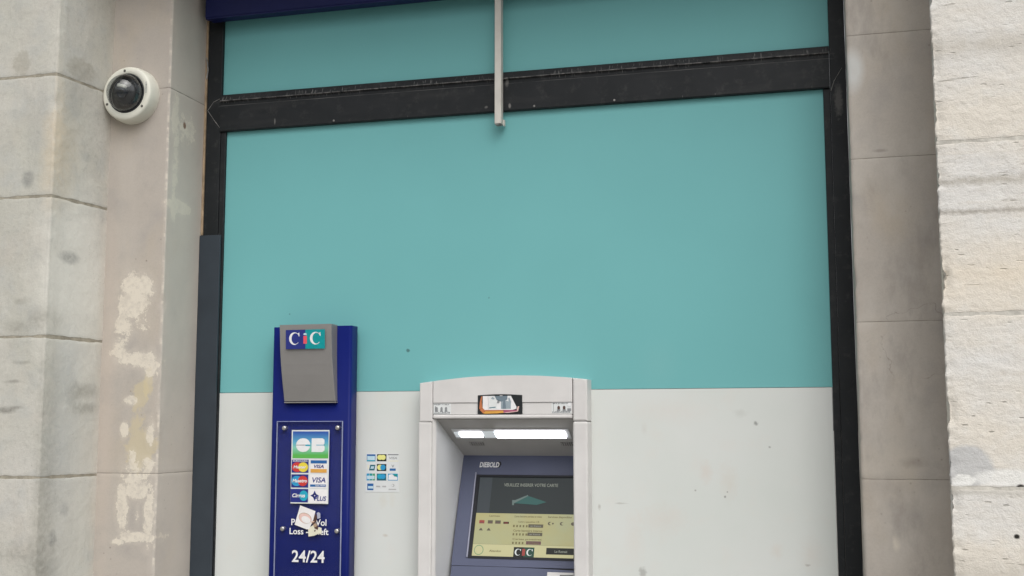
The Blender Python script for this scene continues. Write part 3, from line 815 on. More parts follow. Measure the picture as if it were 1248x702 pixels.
# ------------------------------------------------------------ shopfront: panels in a black frame
sf = thing('shopfront', 'teal and white panelled shopfront in a black metal frame between the stone piers', 'shopfront', (-1.17, 0.02, 0))
box_obj('upper_panel', sf, M['teal'], WALL, -2.3415, 0.0085, 2.823, 3.72, -0.05, -0.016)
box_obj('teal_panel', sf, M['teal'], WALL, -2.3185, -0.0155, 1.6405, 2.677, -0.05, -0.014)
bm = bmesh.new()
holed(bm, WALL, -2.321, -0.0185, 0.06, 1.6385, -1.44, -0.872, 0.40, 1.60, -0.05, -0.011)
obj('white_panel', bm, M['white'], sf)
box_obj('plinth', sf, M['frame'], WALL, -2.32, -0.016, 0.0, 0.058, -0.05, -0.002)
box_obj('frame_post', sf, M['frame'], WALL, -2.4045, -2.3412, 0.0, 3.76, -0.06, 0.0, bev=0.002)
box_obj('frame_post', sf, M['frame'], WALL, 0.0082, 0.0622, 0.0, 3.76, -0.06, 0.0, bev=0.002)
box_obj('glazing_bead', sf, M['frame'], WALL, -2.341, -2.318, 0.0, 2.676, -0.055, -0.003, bev=0.0025)
box_obj('glazing_bead', sf, M['frame'], WALL, -0.0162, 0.008, 0.0, 2.676, -0.055, -0.003, bev=0.0025)
bm = bmesh.new()
prof = [(2.825, -0.055), (2.825, 0.003), (2.8225, 0.006), (2.800, 0.0135), (2.7975, 0.0135), (2.7965, 0.004), (2.7815, 0.003), (2.780, 0.0085), (2.7775, 0.0095), (2.6785, 0.0085), (2.6755, 0.006), (2.6755, -0.055)]
extrude_poly(bm, [WALL(-2.3405, v, n) for v, n in prof], [WALL(0.0078, v, n) for v, n in prof])
obj('transom', bm, M['frame'], sf)
# dried sealant lines at the mitred corners
def streak(name, pts, w, n, mat, parent):
    bm = bmesh.new()
    for (u0, v0), (u1, v1) in zip(pts, pts[1:]):
        d = Vector((u1 - u0, v1 - v0))
        k = max(2, int(d.length / 0.012))
        q = Vector((-d.y, d.x)).normalized()
        prev = None
        for i in range(k + 1):
            p = Vector((u0, v0)) + d * i / k
            ww = w * (0.55 + 0.9 * random.random())
            cur = [bm.verts.new(WALL(*(p + q * ww * s), nn)) for s, nn in ((-1, n - 0.003), (-0.4, n + 0.0012), (0.4, n + 0.0012), (1, n - 0.003))]
            if prev:
                for a in range(3):
                    bm.faces.new((prev[a], prev[a + 1], cur[a + 1], cur[a]))
            prev = cur
    return obj(name, bm, mat, parent)
streak('sealant_line', [(-2.401, 2.765), (-2.375, 2.80), (-2.345, 2.812)], 0.0014, 0.0005, M['sealant'], sf)
streak('sealant_line', [(-2.401, 2.768), (-2.37, 2.725), (-2.342, 2.690)], 0.0014, 0.0005, M['sealant'], sf)
streak('sealant_line', [(0.0105, 2.665), (0.022, 2.70), (0.05, 2.745)], 0.0014, 0.0005, M['sealant'], sf)
streak('sealant_line', [(-2.4095, 2.985), (-2.402, 2.935), (-2.407, 2.895)], 0.003, 0.0065, M['sealant'], sf)
box_obj('wood_batten', sf, M['batten'], WALL, -2.4135, -2.4055, 2.262, 3.74, -0.05, 0.004, bev=0.001)
box_obj('cover_strip', sf, M['cover'], WALL, -2.4132, -2.3225, 0.0, 2.2585, 0.0012, 0.012, bev=0.0015)
# heads of the fixing screws in the transom
bm = bmesh.new()
lathe(bm, WALL, -1.05, 2.6855, [(0.0042, 0.0075), (0.0042, 0.0095), (0.003, 0.0105), (0, 0.0105)], 12)
scr = obj('frame_screw', bm, M['sealant'], sf, smooth=True)
for dx in (0.30, -0.80):
    copy_of(scr, (dx, 0, 0), sf)
lin_t = thing('shade_lintel', 'unseen stone lintel added above the sign to shade the top of the shopfront', 'lintel', (-1.17, -0.1, 3.36))  # out of view; height and depth set to darken the upper panels
for a, b in ((-2.664, -1.78), (-1.776, -0.57), (-0.566, 0.322)):
    box_obj('stone_block', lin_t, M['pier_right'], WALL, a, b, 3.36, 4.25, 0.265, 0.515, bev=0.004)

# ------------------------------------------------------------ navy sign box across the top
t = thing('shop_sign', 'navy blue sign box across the top of the shopfront', 'sign', (-1.16, -0.03, 3.122))
box_obj('sign_box', t, M['navy_sign'], WALL, -2.379, 0.045, 3.122, 3.735, 0.0145, 0.080, bev=0.003)
box_obj('bottom_lip', t, M['navy_sign'], WALL, -2.376, 0.042, 3.116, 3.1215, 0.06, 0.0785)

# ------------------------------------------------------------ cream conduit hanging over the transom
t = thing('cable_conduit', 'narrow cream cable conduit running down across the black transom', 'conduit', (-1.179, -0.03, 2.614))
bm = bmesh.new()
pts = [(-1.1925, 0.0155), (-1.1925, 0.043), (-1.1905, 0.045), (-1.1695, 0.045), (-1.1675, 0.043), (-1.1675, 0.0155)]
extrude_poly(bm, [WALL(u, 2.621, n) for u, n in pts], [WALL(u, 3.115, n) for u, n in pts])
obj('channel', bm, M['pole'], t)
box_obj('end_cap', t, M['sealant'], WALL, -1.191, -1.169, 2.6155, 2.6205, 0.016, 0.0435, bev=0.001)
box_obj('clip', t, M['pole'], WALL, -1.1672, -1.1625, 2.617, 2.640, 0.0002, 0.017, bev=0.001)

# ------------------------------------------------------------ dome camera on the left pier
CU, CV = -2.566, 2.764
t = thing('security_camera', 'round cream security camera with smoked dome on the left stone pier', 'camera', (CU, -0.26, CV))
bm = bmesh.new()
lathe(bm, WALL, CU, CV, [(0.108, 0.2595), (0.108, 0.270), (0.1075, 0.285), (0.104, 0.3070), (0.1015, 0.3130), (0.097, 0.3160), (0.078, 0.3170), (0.0765, 0.3150), (0.0762, 0.3040), (0, 0.3040)], 64)
obj('housing', bm, M['cam_white'], t, smooth=True)
bm = bmesh.new()
lathe(bm, WALL, CU, CV, [(0.076, 0.3045), (0.076, 0.3155), (0.0715, 0.3165), (0.0715, 0.3045)], 64)
obj('dome_seal', bm, M['cam_dark'], t, smooth=True)
bm = bmesh.new()
lathe(bm, WALL, CU, CV, [(0.0705, 0.3150)] + [(0.0705 * math.cos(R(a)), 0.3180 + 0.072 * math.sin(R(a))) for a in range(5, 90, 7)] + [(0, 0.3902)], 64)
obj('dome', bm, M['smoked'], t, smooth=True)
bm = bmesh.new()
lathe(bm, WALL, CU, CV, [(0.070, 0.3046), (0.070, 0.3055), (0.052, 0.3060), (0.048, 0.3270), (0.03, 0.3350), (0, 0.3360)], 48)
e = obj('camera_module', bm, M['cam_dark'], t, smooth=True)
bm = bmesh.new()
lathe(bm, Frame((CU, -0.335, CV), (1, 0, 0), (0, -0.5, 0.866), (0.0, -0.866, -0.5)), 0, 0, [(0.019, -0.02), (0.019, 0.018), (0.017, 0.021), (0.015, 0.0205), (0.013, 0.016), (0, 0.019)], 32)
obj('lens', bm, M['lens'], e, smooth=True)
bm = bmesh.new()
box(bm, Frame((CU, -0.337, CV), (0.96, 0, -0.28), (0.28, 0, 0.96), (0, -1, 0)), -0.024, 0.012, 0.012, 0.026, 0.0, 0.016, bev=0.004)
obj('bracket', bm, M['cam_white'], e)
for a in (96, 205, 322):
    bm = bmesh.new()
    pu, pv = CU + 0.0885 * math.cos(R(a)), CV + 0.0885 * math.sin(R(a))
    lathe(bm, WALL, pu, pv, [(0.0048, 0.3155), (0.0048, 0.3182), (0.0032, 0.3192), (0, 0.3192)], 14)
    obj('screw', bm, M['dark_screw'], t, smooth=True)
p = Print(WALL, 0.3172)
p.disc(CU + 0.0850, CV + 0.036, 0.0032, 0.0032, M['ink_mid_grey'])
p.disc(CU + 0.0850, CV + 0.036, 0.0019, 0.0019, M['cam_white'], 2)
p.text('BOSCH', CU + 0.0822, CU + 0.0885, CV - 0.004, CV + 0.030, M['ink_grey'], 1, 0.02, turn=True)
p.build('printed_name', t)

# ------------------------------------------------------------ blue bank totem
TT = 'tall royal blue bank sign post with grey hood, left of the cash machine'
t = thing('sign_post', TT, 'sign', (-1.885, -0.03, 0))
bm = bmesh.new()
prof = []
for cu_, cn_, a0 in ((-1.7475, 0.060, 0), (-2.046, 0.060, 90)):
    r_ = 0.010
    prof += [(cu_ + r_ * math.cos(R(a0 + q)), cn_ + r_ * math.sin(R(a0 + q))) for q in range(0, 91, 10)]
prof = [(-1.7375, 0.0112)] + prof + [(-2.056, 0.0112)]
extrude_poly(bm, [WALL(u, 0.0, n) for u, n in prof], [WALL(u, 1.8825, n) for u, n in prof])
body = obj('post_body', bm, M['navy'], t)
for f in body.data.polygons:
    f.use_smooth = len(f.vertices) == 4
# hood: a shell whose front slopes back towards its foot
bm = bmesh.new()
hz = [(1.8855, 0.1255, -2.0035, -1.7945), (1.84, 0.1235, -2.0025, -1.7945), (1.79, 0.120, -2.002, -1.794), (1.74, 0.1145, -2.0005, -1.793), (1.70, 0.1085, -1.999, -1.792), (1.66, 0.101, -1.9975, -1.791), (1.63, 0.0945, -1.9965, -1.790), (1.603, 0.0885, -1.996, -1.789)]
rings = []
for z_, n_, a, b in hz:
    rings.append([bm.verts.new(WALL(*q)) for q in ((a, z_, 0.0704), (a, z_, n_ - 0.002), (a + 0.002, z_, n_), (b - 0.002, z_, n_), (b, z_, n_ - 0.002), (b, z_, 0.0704))])
for a, b in zip(rings, rings[1:]):
    for i in range(5):
        bm.faces.new((a[i], a[i + 1], b[i + 1], b[i]))
bm.faces.new(rings[0])
bm.faces.new(rings[-1])
hood = obj('hood', bm, M['hood'], t)
box_obj('hood_foot', t, M['hood'], WALL, -1.997, -1.7875, 1.5965, 1.6005, 0.0704, 0.086)
# bank logo on the hood front (slopes a hair with it)
HF = Frame((0, -0.1262, 1.79), (1, 0, 0), (0, -0.0055 / 0.0955, 1), (0, -1, -0.0576))
p = Print(HF, 0.0006)
p.rect(-1.9745, -1.8955, 0.0045, 0.0755, M['ink_navy'], 0)
p.rect(-1.8955, -1.8175, 0.0045, 0.0755, M['ink_teal'], 0)
p.serif_c(-1.960, -1.9195, 0.020, 0.0665, M['ink_white'], 1)
p.serif_c(-1.876, -1.8345, 0.020, 0.0665, M['ink_white'], 1)
p.rect(-1.9035, -1.8895, 0.0235, 0.0525, M['ink_rose'], 1)
p.poly([(-1.9035, 0.0560), (-1.8895, 0.0560), (-1.8915, 0.0625), (-1.9015, 0.0625)], M['ink_pale_blue'], 1)
p.build('bank_logo', hood)
# clear plate on four stand-offs
pl = box_obj('clear_plate', t, M['acrylic'], WALL, -2.0265, -1.7645, 0.62, 1.528, 0.0715, 0.0800)
bm = bmesh.new()
for a in ((-2.0275, -2.0260, 0.62, 1.529), (-1.7650, -1.7630, 0.62, 1.529), (-2.0260, -1.7650, 1.5275, 1.529)):
    box(bm, WALL, *a, 0.0743, 0.0804)
obj('plate_edge', bm, M['acrylic_edge'], pl)
for i, (u, v) in enumerate(((-1.9965, 1.5035), (-1.7825, 1.5045), (-1.9955, 1.134), (-1.779, 1.130))):
    bm = bmesh.new()
    lathe(bm, WALL, u, v, [(0.0085, 0.0702), (0.0085, 0.0825), (0.0075, 0.0850), (0.004, 0.0862), (0, 0.0862)], 16)
    obj('stand_off', bm, M['steel'], pl, smooth=True)
# sticker of card logos
X0, X1, Z0, Z1 = -1.9658, -1.8145, 1.2270, 1.4962
def su(q): return X0 + (q - 97) / (404 - 97) * (X1 - X0)
def sv(q): return Z1 - (q - 60) / (662 - 60) * (Z1 - Z0)
p = Print(WALL, 0.0804)
p.rect(X0, X1, Z0, Z1, M['paper_grey'], 0)
p.build('logo_backing', pl)
def tile(draw):
    p = Print(WALL, 0.0806)
    draw(p)
    p.build('card_logo', pl)
def d_cb(p):
    p.rect(su(107), su(398), sv(292), sv(71), M['ink_fade'])
    p.round_rect(su(134), su(252), sv(240), sv(128), 0.026, M['ink_white'], 2)
    p.rect(su(212), su(252), sv(192), sv(180), M['ink_cyan'], 3)
    p.poly([(su(262), sv(240)), (su(262), sv(128)), (su(350), sv(128)), (su(366), sv(140)), (su(366), sv(172)), (su(356), sv(183)), (su(368), sv(195)), (su(368), sv(226)), (su(350), sv(240))], M['ink_white'], 2)
    p.rect(su(300), su(368), sv(186), sv(181), M['ink_cyan'], 3)
def d_master(p):
    p.rect(su(102), su(240), sv(411), sv(304), M['ink_navy'])
    p.text('EUROCARD', su(112), su(232), sv(320), sv(309), M['ink_white'], 2, 0.03)
    p.disc(su(148), sv(365), su(192) - su(148), sv(325) - sv(365), M['ink_red'], 2)
    p.disc(su(197), sv(365), su(237) - su(197), sv(325) - sv(365), M['ink_yellow'], 3)
    p.text('Master', su(118), su(222), sv(376), sv(352), M['ink_white'], 4, 0.03, 0.2)
def d_visa1(p):
    p.rect(su(255), su(390), sv(411), sv(304), M['paper'])
    p.rect(su(257), su(388), sv(334), sv(308), M['ink_blue'], 2)
    p.rect(su(257), su(388), sv(409), sv(379), M['ink_orange'], 2)
    p.text('VISA', su(284), su(364), sv(372), sv(344), M['ink_navy'], 2, 0.03, 0.25)
def d_maestro(p):
    p.rect(su(101), su(240), sv(532), sv(424), M['ink_navy'])
    p.disc(su(146), sv(478), su(190) - su(146), sv(436) - sv(478), M['ink_sky_blue'], 2)
    p.disc(su(196), sv(478), su(236) - su(196), sv(436) - sv(478), M['ink_red'], 3)
    p.text('Maestro', su(112), su(230), sv(490), sv(462), M['ink_white'], 4, 0.03, 0.2)
def d_visa2(p):
    p.rect(su(253), su(392), sv(534), sv(424), M['paper'])
    p.text('VISA', su(272), su(380), sv(490), sv(447), M['ink_navy'], 2, 0.02, 0.2)
    p.rect(su(256), su(384), sv(524), sv(505), M['ink_blue'], 2)
    p.text('ELECTRON', su(300), su(380), sv(520), sv(509), M['ink_white'], 3, 0.02)
def d_cirrus(p):
    p.rect(su(98), su(240), sv(652), sv(543), M['ink_navy'])
    p.disc(su(205), sv(598), su(240) - su(205), sv(556) - sv(598), M['ink_cyan'], 2)
    p.text('Cirrus', su(112), su(218), sv(612), sv(580), M['ink_white'], 4, 0.03, 0.25)
def d_plus(p):
    p.rect(su(250), su(396), sv(656), sv(545), M['paper'])
    a, b = su(294), sv(596)
    for sx, sy in ((1, 0), (-1, 0), (0, 1), (0, -1)):
        w = 0.0175
        p.poly([(a + sx * 0.002 - sy * 0.008, b + sy * 0.002 - sx * 0.008), (a + sx * w, b + sy * w * 1.05), (a + sx * 0.002 + sy * 0.008, b + sy * 0.002 + sx * 0.008)], M['ink_navy'], 2)
    p.text('PLUS', su(292), su(388), sv(638), sv(600), M['ink_navy'], 3, 0.02, 0.2)
for d in (d_cb, d_master, d_visa1, d_maestro, d_visa2, d_cirrus, d_plus):
    tile(d)
for body_, a in (('Perte - Vol', (-1.9606, -1.8203, 1.1475, 1.1712)), ('Loss - Theft', (-1.9670, -1.8115, 1.1148, 1.1382)), ('24/24', (-1.9556, -1.8250, 1.0145, 1.0580))):
    p = Print(WALL, 0.0804)
    p.text(body_, *a, M['ink_white'], 0, 0.018)
    p.build('printed_words', pl)

# torn stickers over the words
t = thing('torn_sticker', 'torn white and brown sticker stuck askew over the words on the blue sign', 'sticker', (-1.90, -0.082, 1.11))
def curled(name, pts, mat, n, parent, lift=0.0):
    bm = bmesh.new()
    slab(bm, WALL, pts, n, n + 0.0006)
    return obj(name, bm, mat, parent)
curled('paper_scrap', [(-1.8915, 1.1380), (-1.8895, 1.1084), (-1.868, 1.1115), (-1.850, 1.1190), (-1.838, 1.1195), (-1.838, 1.1400), (-1.8535, 1.1445), (-1.862, 1.1600), (-1.872, 1.150)], M['ink_cream'], 0.0826, t)
main = curled('paper', [(-1.9242, 1.2204), (-1.8632, 1.2006), (-1.8710, 1.170), (-1.8864, 1.1355), (-1.8960, 1.1340), (-1.9457, 1.1501)], M['paper'], 0.0834, t)
p = Print(WALL, 0.0842)
def tilt(cu, cv, ru, rv, ang, mat, layer):
    pts = []
    for i in range(28):
        a = R(360 * i / 28)
        x_, y_ = ru * math.cos(a), rv * math.sin(a)
        pts.append((cu + x_ * math.cos(ang) - y_ * math.sin(ang), cv + x_ * math.sin(ang) + y_ * math.cos(ang)))
    p.poly(pts, mat, layer)
tilt(-1.9035, 1.1745, 0.0265, 0.0185, R(-20), M['ink_tan'], 0)
tilt(-1.9035, 1.1740, 0.0250, 0.0170, R(-20), M['ink_pink'], 1)
tilt(-1.900, 1.1690, 0.0190, 0.0120, R(-20), M['paper'], 2)
p.build('printed_face', main)
p = Print(WALL, 0.0834)
p.poly([(-1.8632, 1.192), (-1.857, 1.181), (-1.859, 1.163), (-1.869, 1.158), (-1.878, 1.162)], M['ink_brown'], 0)
p.poly([(-1.858, 1.1935), (-1.851, 1.1975), (-1.844, 1.193), (-1.843, 1.1765), (-1.855, 1.1725)], M['ink_lilac'], 1)
p.poly([(-1.879, 1.158), (-1.868, 1.150), (-1.866, 1.138), (-1.853, 1.133), (-1.850, 1.143), (-1.858, 1.152), (-1.866, 1.164)], M['ink_brown'], 1)
tilt(-1.8635, 1.1495, 0.0072, 0.0065, 0, M['ink_tan'], 2)
p.poly([(-1.880, 1.163), (-1.866, 1.165), (-1.868, 1.1605), (-1.880, 1.158)], M['ink_peach'], 2)
p.poly([(-1.866, 1.133), (-1.861, 1.133), (-1.8625, 1.126), (-1.867, 1.127)], M['ink_brown'], 1)
p.build('printed_scrap', t)

# ------------------------------------------------------------ small sticker of accepted cards on the white panel
t = thing('card_sticker', 'pale sticker with rows of small card logos on the white panel', 'sticker', (-1.64, -0.0002, 1.264))
# crop pixels 602x702 over target (440..500, 540..610)
def ku(q): return -1.7037 + (q - 50) / (435 - 50) * (-1.5765 + 1.7037)
def kv(q): return 1.4086 - (q - 130) / (600 - 130) * (1.4086 - 1.2690)
bm = bmesh.new()
slab(bm, WALL, [(ku(44), kv(606)), (ku(446), kv(600)), (ku(440), kv(124)), (ku(48), kv(126))], -0.0109, -0.0100)
obj('backing_paper', bm, M['paper_grey'], t)
def kt(draw):
    p = Print(WALL, -0.0100)
    draw(p)
    p.build('card_logo', t)
def k_a(p):
    p.rect(ku(56), ku(160), kv(226), kv(138), M['ink_blue']); p.rect(ku(62), ku(154), kv(210), kv(160), M['ink_pale_blue'], 2); p.rect(ku(56), ku(160), kv(226), kv(212), M['ink_cyan'], 2)
def k_b(p):
    p.rect(ku(178), ku(292), kv(224), kv(136), M['ink_black'])
    p.disc(ku(216), kv(176), ku(250) - ku(216), kv(144) - kv(176), M['ink_pale_yellow'], 2); p.disc(ku(254), kv(176), ku(284) - ku(254), kv(144) - kv(176), M['ink_pale_yellow'], 3)
def k_c(p):
    p.rect(ku(308), ku(436), kv(148), kv(134), M['ink_grey']); p.text('VISA', ku(326), ku(418), kv(198), kv(168), M['ink_grey'], 1, 0.01, 0.2); p.rect(ku(308), ku(436), kv(226), kv(214), M['ink_cream'])
def k_d(p):
    p.poly([(ku(84), kv(338)), (ku(98), kv(268)), (ku(160), kv(268)), (ku(150), kv(338))], M['ink_dark_teal']); p.poly([(ku(100), kv(318)), (ku(110), kv(286)), (ku(148), kv(286)), (ku(138), kv(318))], M['ink_pale_blue'], 2); p.rect(ku(66), ku(84), kv(320), kv(272), M['ink_cream'])
def k_e(p):
    p.rect(ku(178), ku(292), kv(344), kv(258), M['ink_black'])
    p.disc(ku(216), kv(300), ku(250) - ku(216), kv(266) - kv(300), M['ink_pale_yellow'], 2); p.disc(ku(252), kv(300), ku(284) - ku(252), kv(266) - kv(300), M['ink_sky_blue'], 3)
def k_f(p):
    p.text('V', ku(352), ku(386), kv(300), kv(266), M['ink_grey'], 1, 0.02); p.rect(ku(332), ku(404), kv(340), kv(312), M['ink_blue'])
def k_g(p):
    p.rect(ku(56), ku(88), kv(462), kv(376), M['ink_sky_blue']); p.rect(ku(92), ku(124), kv(462), kv(376), M['ink_teal']); p.rect(ku(128), ku(158), kv(462), kv(376), M['ink_ink_green'])
    p.rect(ku(62), ku(152), kv(446), kv(404), M['ink_pale_blue'], 2)
def k_h(p):
    p.rect(ku(178), ku(292), kv(462), kv(376), M['ink_dark_teal'])
    p.disc(ku(216), kv(412), ku(248) - ku(216), kv(382) - kv(412), M['ink_cyan'], 2); p.disc(ku(252), kv(412), ku(284) - ku(252), kv(382) - kv(412), M['ink_sky_blue'], 3)
def k_i(p):
    p.rect(ku(312), ku(430), kv(460), kv(376), M['ink_sky_blue']); p.poly([(ku(318), kv(452)), (ku(322), kv(390)), (ku(360), kv(382)), (ku(424), kv(420)), (ku(424), kv(452))], M['ink_white'], 2); p.poly([(ku(368), kv(382)), (ku(428), kv(382)), (ku(416), kv(412)), (ku(390), kv(410))], M['ink_teal'], 2)
def k_j(p):
    p.rect(ku(66), ku(140), kv(582), kv(500), M['ink_blue']); p.rect(ku(76), ku(138), kv(562), kv(532), M['ink_pale_blue'], 2)
def k_k(p):
    p.rect(ku(172), ku(220), kv(544), kv(526), M['ink_mid_grey']); p.rect(ku(246), ku(292), kv(544), kv(526), M['ink_mid_grey'])
def k_l(p):
    p.disc(ku(372), kv(520), 0.006, 0.0055, M['ink_mid_grey']); p.disc(ku(368), kv(520), 0.0042, 0.004, M['paper_grey'], 2); p.rect(ku(322), ku(412), kv(574), kv(562), M['ink_mid_grey'])
for d in (k_a, k_b, k_c, k_d, k_e, k_f, k_g, k_h, k_i, k_j, k_k, k_l):
    kt(d)

# ------------------------------------------------------------ cash machine
t = thing('cash_machine', 'light grey cash machine with a lit hood and a tilted blue screen surround', 'cash machine', (-1.156, 0.0, 0))
ARC = [(-1.475, 1.6655), (-1.4693, 1.6660), (-1.3812, 1.6766), (-1.2877, 1.6855), (-1.1952, 1.6896), (-1.1037, 1.6898), (-1.0132, 1.687), (-0.9237, 1.6808), (-0.8400, 1.672), (-0.83, 1.6705)]
def arc_z(x):
    for (a, za), (b, zb) in zip(ARC, ARC[1:]):
        if a <= x <= b:
            return za + (zb - za) * (x - a) / (b - a)
    return ARC[0][1]
def arc_slab(name, x0, x1, z0, n0, n1, bev, side=0):
    bm = bmesh.new()
    xs = fine_line(x0, x1, 0.03)
    slab(bm, WALL, [(x0, z0), (x1, z0)] + [(x, arc_z(x)) for x in reversed(xs)], n0, n1)
    es = [e for e in bm.edges if all(abs(v.co.y + n1) < 1e-6 for v in e.verts)]
    if bev:
        bmesh.ops.bevel(bm, geom=es, offset=bev, segments=2, affect='EDGES', profile=0.5)
    return obj(name, bm, M['atm'], t)
arc_slab('corner_piece', -1.4712, -1.4215, 1.5256, -0.02, 0.060, 0.004)
arc_slab('corner_piece', -0.9005, -0.8485, 1.5275, -0.02, 0.060, 0.006)
arc_slab('header', -1.4192, -0.9028, 1.5935, -0.02, 0.0600, 0.0015)
box_obj('header_band', t, M['atm'], WALL, -1.4192, -0.9028, 1.5515, 1.5925, -0.02, 0.0565, bev=0.001)
box_obj('header_lip', t, M['atm'], WALL, -1.4192, -0.9028, 1.5365, 1.5505, -0.03, 0.0635, bev=0.005, seg=3)
bm = bmesh.new()
box(bm, WALL, -1.4175, -0.9045, 1.538, 1.66, -0.02, 0.050)
obj('seam_backing', bm, M['fascia_dark'], t)
box_obj('jamb', t, M['atm'], WALL, -1.4740, -1.4235, 0.42, 1.5240, -0.02, 0.060, bev=0.004)
box_obj('jamb', t, M['atm'], WALL, -0.9012, -0.8480, 0.42, 1.5258, -0.02, 0.060, bev=0.007, seg=3)
bm = bmesh.new()
slab(bm, Frame((0, 0, 0), (1, 0, 0), (0, -1, 0), (0, 0, 1)), [(-1.4232, -0.02), (-1.4232, 0.0575), (-1.4205, 0.0595), (-1.413, 0.050), (-1.4105, 0.045), (-1.4105, -0.02)], 0.42, 1.5355)
obj('edge_trim', bm, M['atm'], t)
# recess lining, sloping ceiling with the lamp
bm = bmesh.new()
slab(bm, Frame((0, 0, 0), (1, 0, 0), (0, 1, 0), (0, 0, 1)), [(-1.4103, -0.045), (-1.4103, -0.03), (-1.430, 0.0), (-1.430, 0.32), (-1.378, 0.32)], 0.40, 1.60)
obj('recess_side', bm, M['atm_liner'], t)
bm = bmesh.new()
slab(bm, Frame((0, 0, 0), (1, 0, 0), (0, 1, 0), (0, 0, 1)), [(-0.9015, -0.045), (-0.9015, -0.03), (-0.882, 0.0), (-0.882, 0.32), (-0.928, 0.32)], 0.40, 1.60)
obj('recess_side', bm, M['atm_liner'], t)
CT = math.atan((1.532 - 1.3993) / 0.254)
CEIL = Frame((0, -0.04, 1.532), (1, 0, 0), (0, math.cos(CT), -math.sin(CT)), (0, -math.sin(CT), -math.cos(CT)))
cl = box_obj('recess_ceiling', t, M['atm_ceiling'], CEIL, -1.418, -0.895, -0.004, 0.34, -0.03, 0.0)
lampf = box_obj('lamp_tray', t, M['atm_liner'], CEIL, -1.375, -0.935, 0.066, 0.140, 0.0005, 0.004, bev=0.001)
box_obj('lamp_lens', lampf, M['lamp'], CEIL, -1.350, -1.262, 0.084, 0.118, 0.0042, 0.0105, bev=0.006, seg=3)
box_obj('lamp_lens', lampf, M['lamp'], CEIL, -1.212, -0.950, 0.076, 0.124, 0.0042, 0.0105, bev=0.006, seg=3)
box_obj('lamp_cover', lampf, M['lamp_dim'], CEIL, -1.2605, -1.2135, 0.080, 0.126, 0.0042, 0.008, bev=0.002)
box_obj('lamp_cover', lampf, M['lamp_dim'], CEIL, -1.370, -1.3515, 0.084, 0.122, 0.0042, 0.008, bev=0.002)
for a, b in ((-1.335, -1.282), (-0.985, -0.935)):
    g = box_obj('speaker_grille', t, M['grille'], CEIL, a, b, 0.172, 0.200, 0.0004, 0.0020)
    bm = bmesh.new()
    for k in range(6):
        u = a + 0.004 + k * (b - a - 0.008) / 5
        box(bm, CEIL, u - 0.0014, u + 0.0014, 0.173, 0.199, 0.0022, 0.0040)
    obj('grille_bar', bm, M['atm_ceiling'], g)

# convex mirror over the hood, its street reflection painted in flat coloured patches
mp = Print(WALL, 0.0622)
mir = None
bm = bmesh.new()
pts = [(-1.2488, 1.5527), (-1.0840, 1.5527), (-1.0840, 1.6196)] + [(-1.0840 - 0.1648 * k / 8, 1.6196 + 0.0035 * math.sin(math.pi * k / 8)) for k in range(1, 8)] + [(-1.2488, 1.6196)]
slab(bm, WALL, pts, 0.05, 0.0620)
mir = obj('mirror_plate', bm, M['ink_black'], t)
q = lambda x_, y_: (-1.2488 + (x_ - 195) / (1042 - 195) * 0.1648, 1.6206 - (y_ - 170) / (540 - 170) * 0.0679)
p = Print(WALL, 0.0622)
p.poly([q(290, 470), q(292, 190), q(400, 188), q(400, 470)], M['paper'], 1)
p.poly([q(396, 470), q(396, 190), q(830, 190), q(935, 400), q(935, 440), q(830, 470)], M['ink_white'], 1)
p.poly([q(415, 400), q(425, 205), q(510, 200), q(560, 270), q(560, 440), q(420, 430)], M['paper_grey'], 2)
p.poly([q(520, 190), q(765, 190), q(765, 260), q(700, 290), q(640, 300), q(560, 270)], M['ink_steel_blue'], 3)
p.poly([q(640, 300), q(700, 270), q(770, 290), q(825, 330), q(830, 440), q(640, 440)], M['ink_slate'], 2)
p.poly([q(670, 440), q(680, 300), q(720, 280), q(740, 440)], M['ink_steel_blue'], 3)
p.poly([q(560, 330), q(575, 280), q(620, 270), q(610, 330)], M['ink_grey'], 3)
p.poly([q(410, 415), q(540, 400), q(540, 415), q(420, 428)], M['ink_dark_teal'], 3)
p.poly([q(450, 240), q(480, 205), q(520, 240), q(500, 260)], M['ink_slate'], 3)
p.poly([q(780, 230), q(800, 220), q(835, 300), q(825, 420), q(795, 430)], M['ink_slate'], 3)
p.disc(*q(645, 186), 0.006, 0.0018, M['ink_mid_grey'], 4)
p.build('painted_reflection', mir)
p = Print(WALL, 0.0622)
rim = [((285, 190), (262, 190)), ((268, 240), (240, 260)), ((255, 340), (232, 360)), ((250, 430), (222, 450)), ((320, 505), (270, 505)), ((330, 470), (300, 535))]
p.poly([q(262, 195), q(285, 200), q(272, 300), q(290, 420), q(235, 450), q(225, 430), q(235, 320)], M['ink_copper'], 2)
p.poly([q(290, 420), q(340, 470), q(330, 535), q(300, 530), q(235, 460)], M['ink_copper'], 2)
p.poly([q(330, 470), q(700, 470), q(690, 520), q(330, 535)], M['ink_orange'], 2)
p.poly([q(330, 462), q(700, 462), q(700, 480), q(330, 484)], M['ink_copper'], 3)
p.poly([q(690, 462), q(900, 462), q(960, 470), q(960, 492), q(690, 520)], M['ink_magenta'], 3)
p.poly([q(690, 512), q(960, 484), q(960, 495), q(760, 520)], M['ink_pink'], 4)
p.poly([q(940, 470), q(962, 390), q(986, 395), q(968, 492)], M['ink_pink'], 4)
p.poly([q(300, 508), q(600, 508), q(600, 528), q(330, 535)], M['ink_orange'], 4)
p.build('coloured_rim', mir)
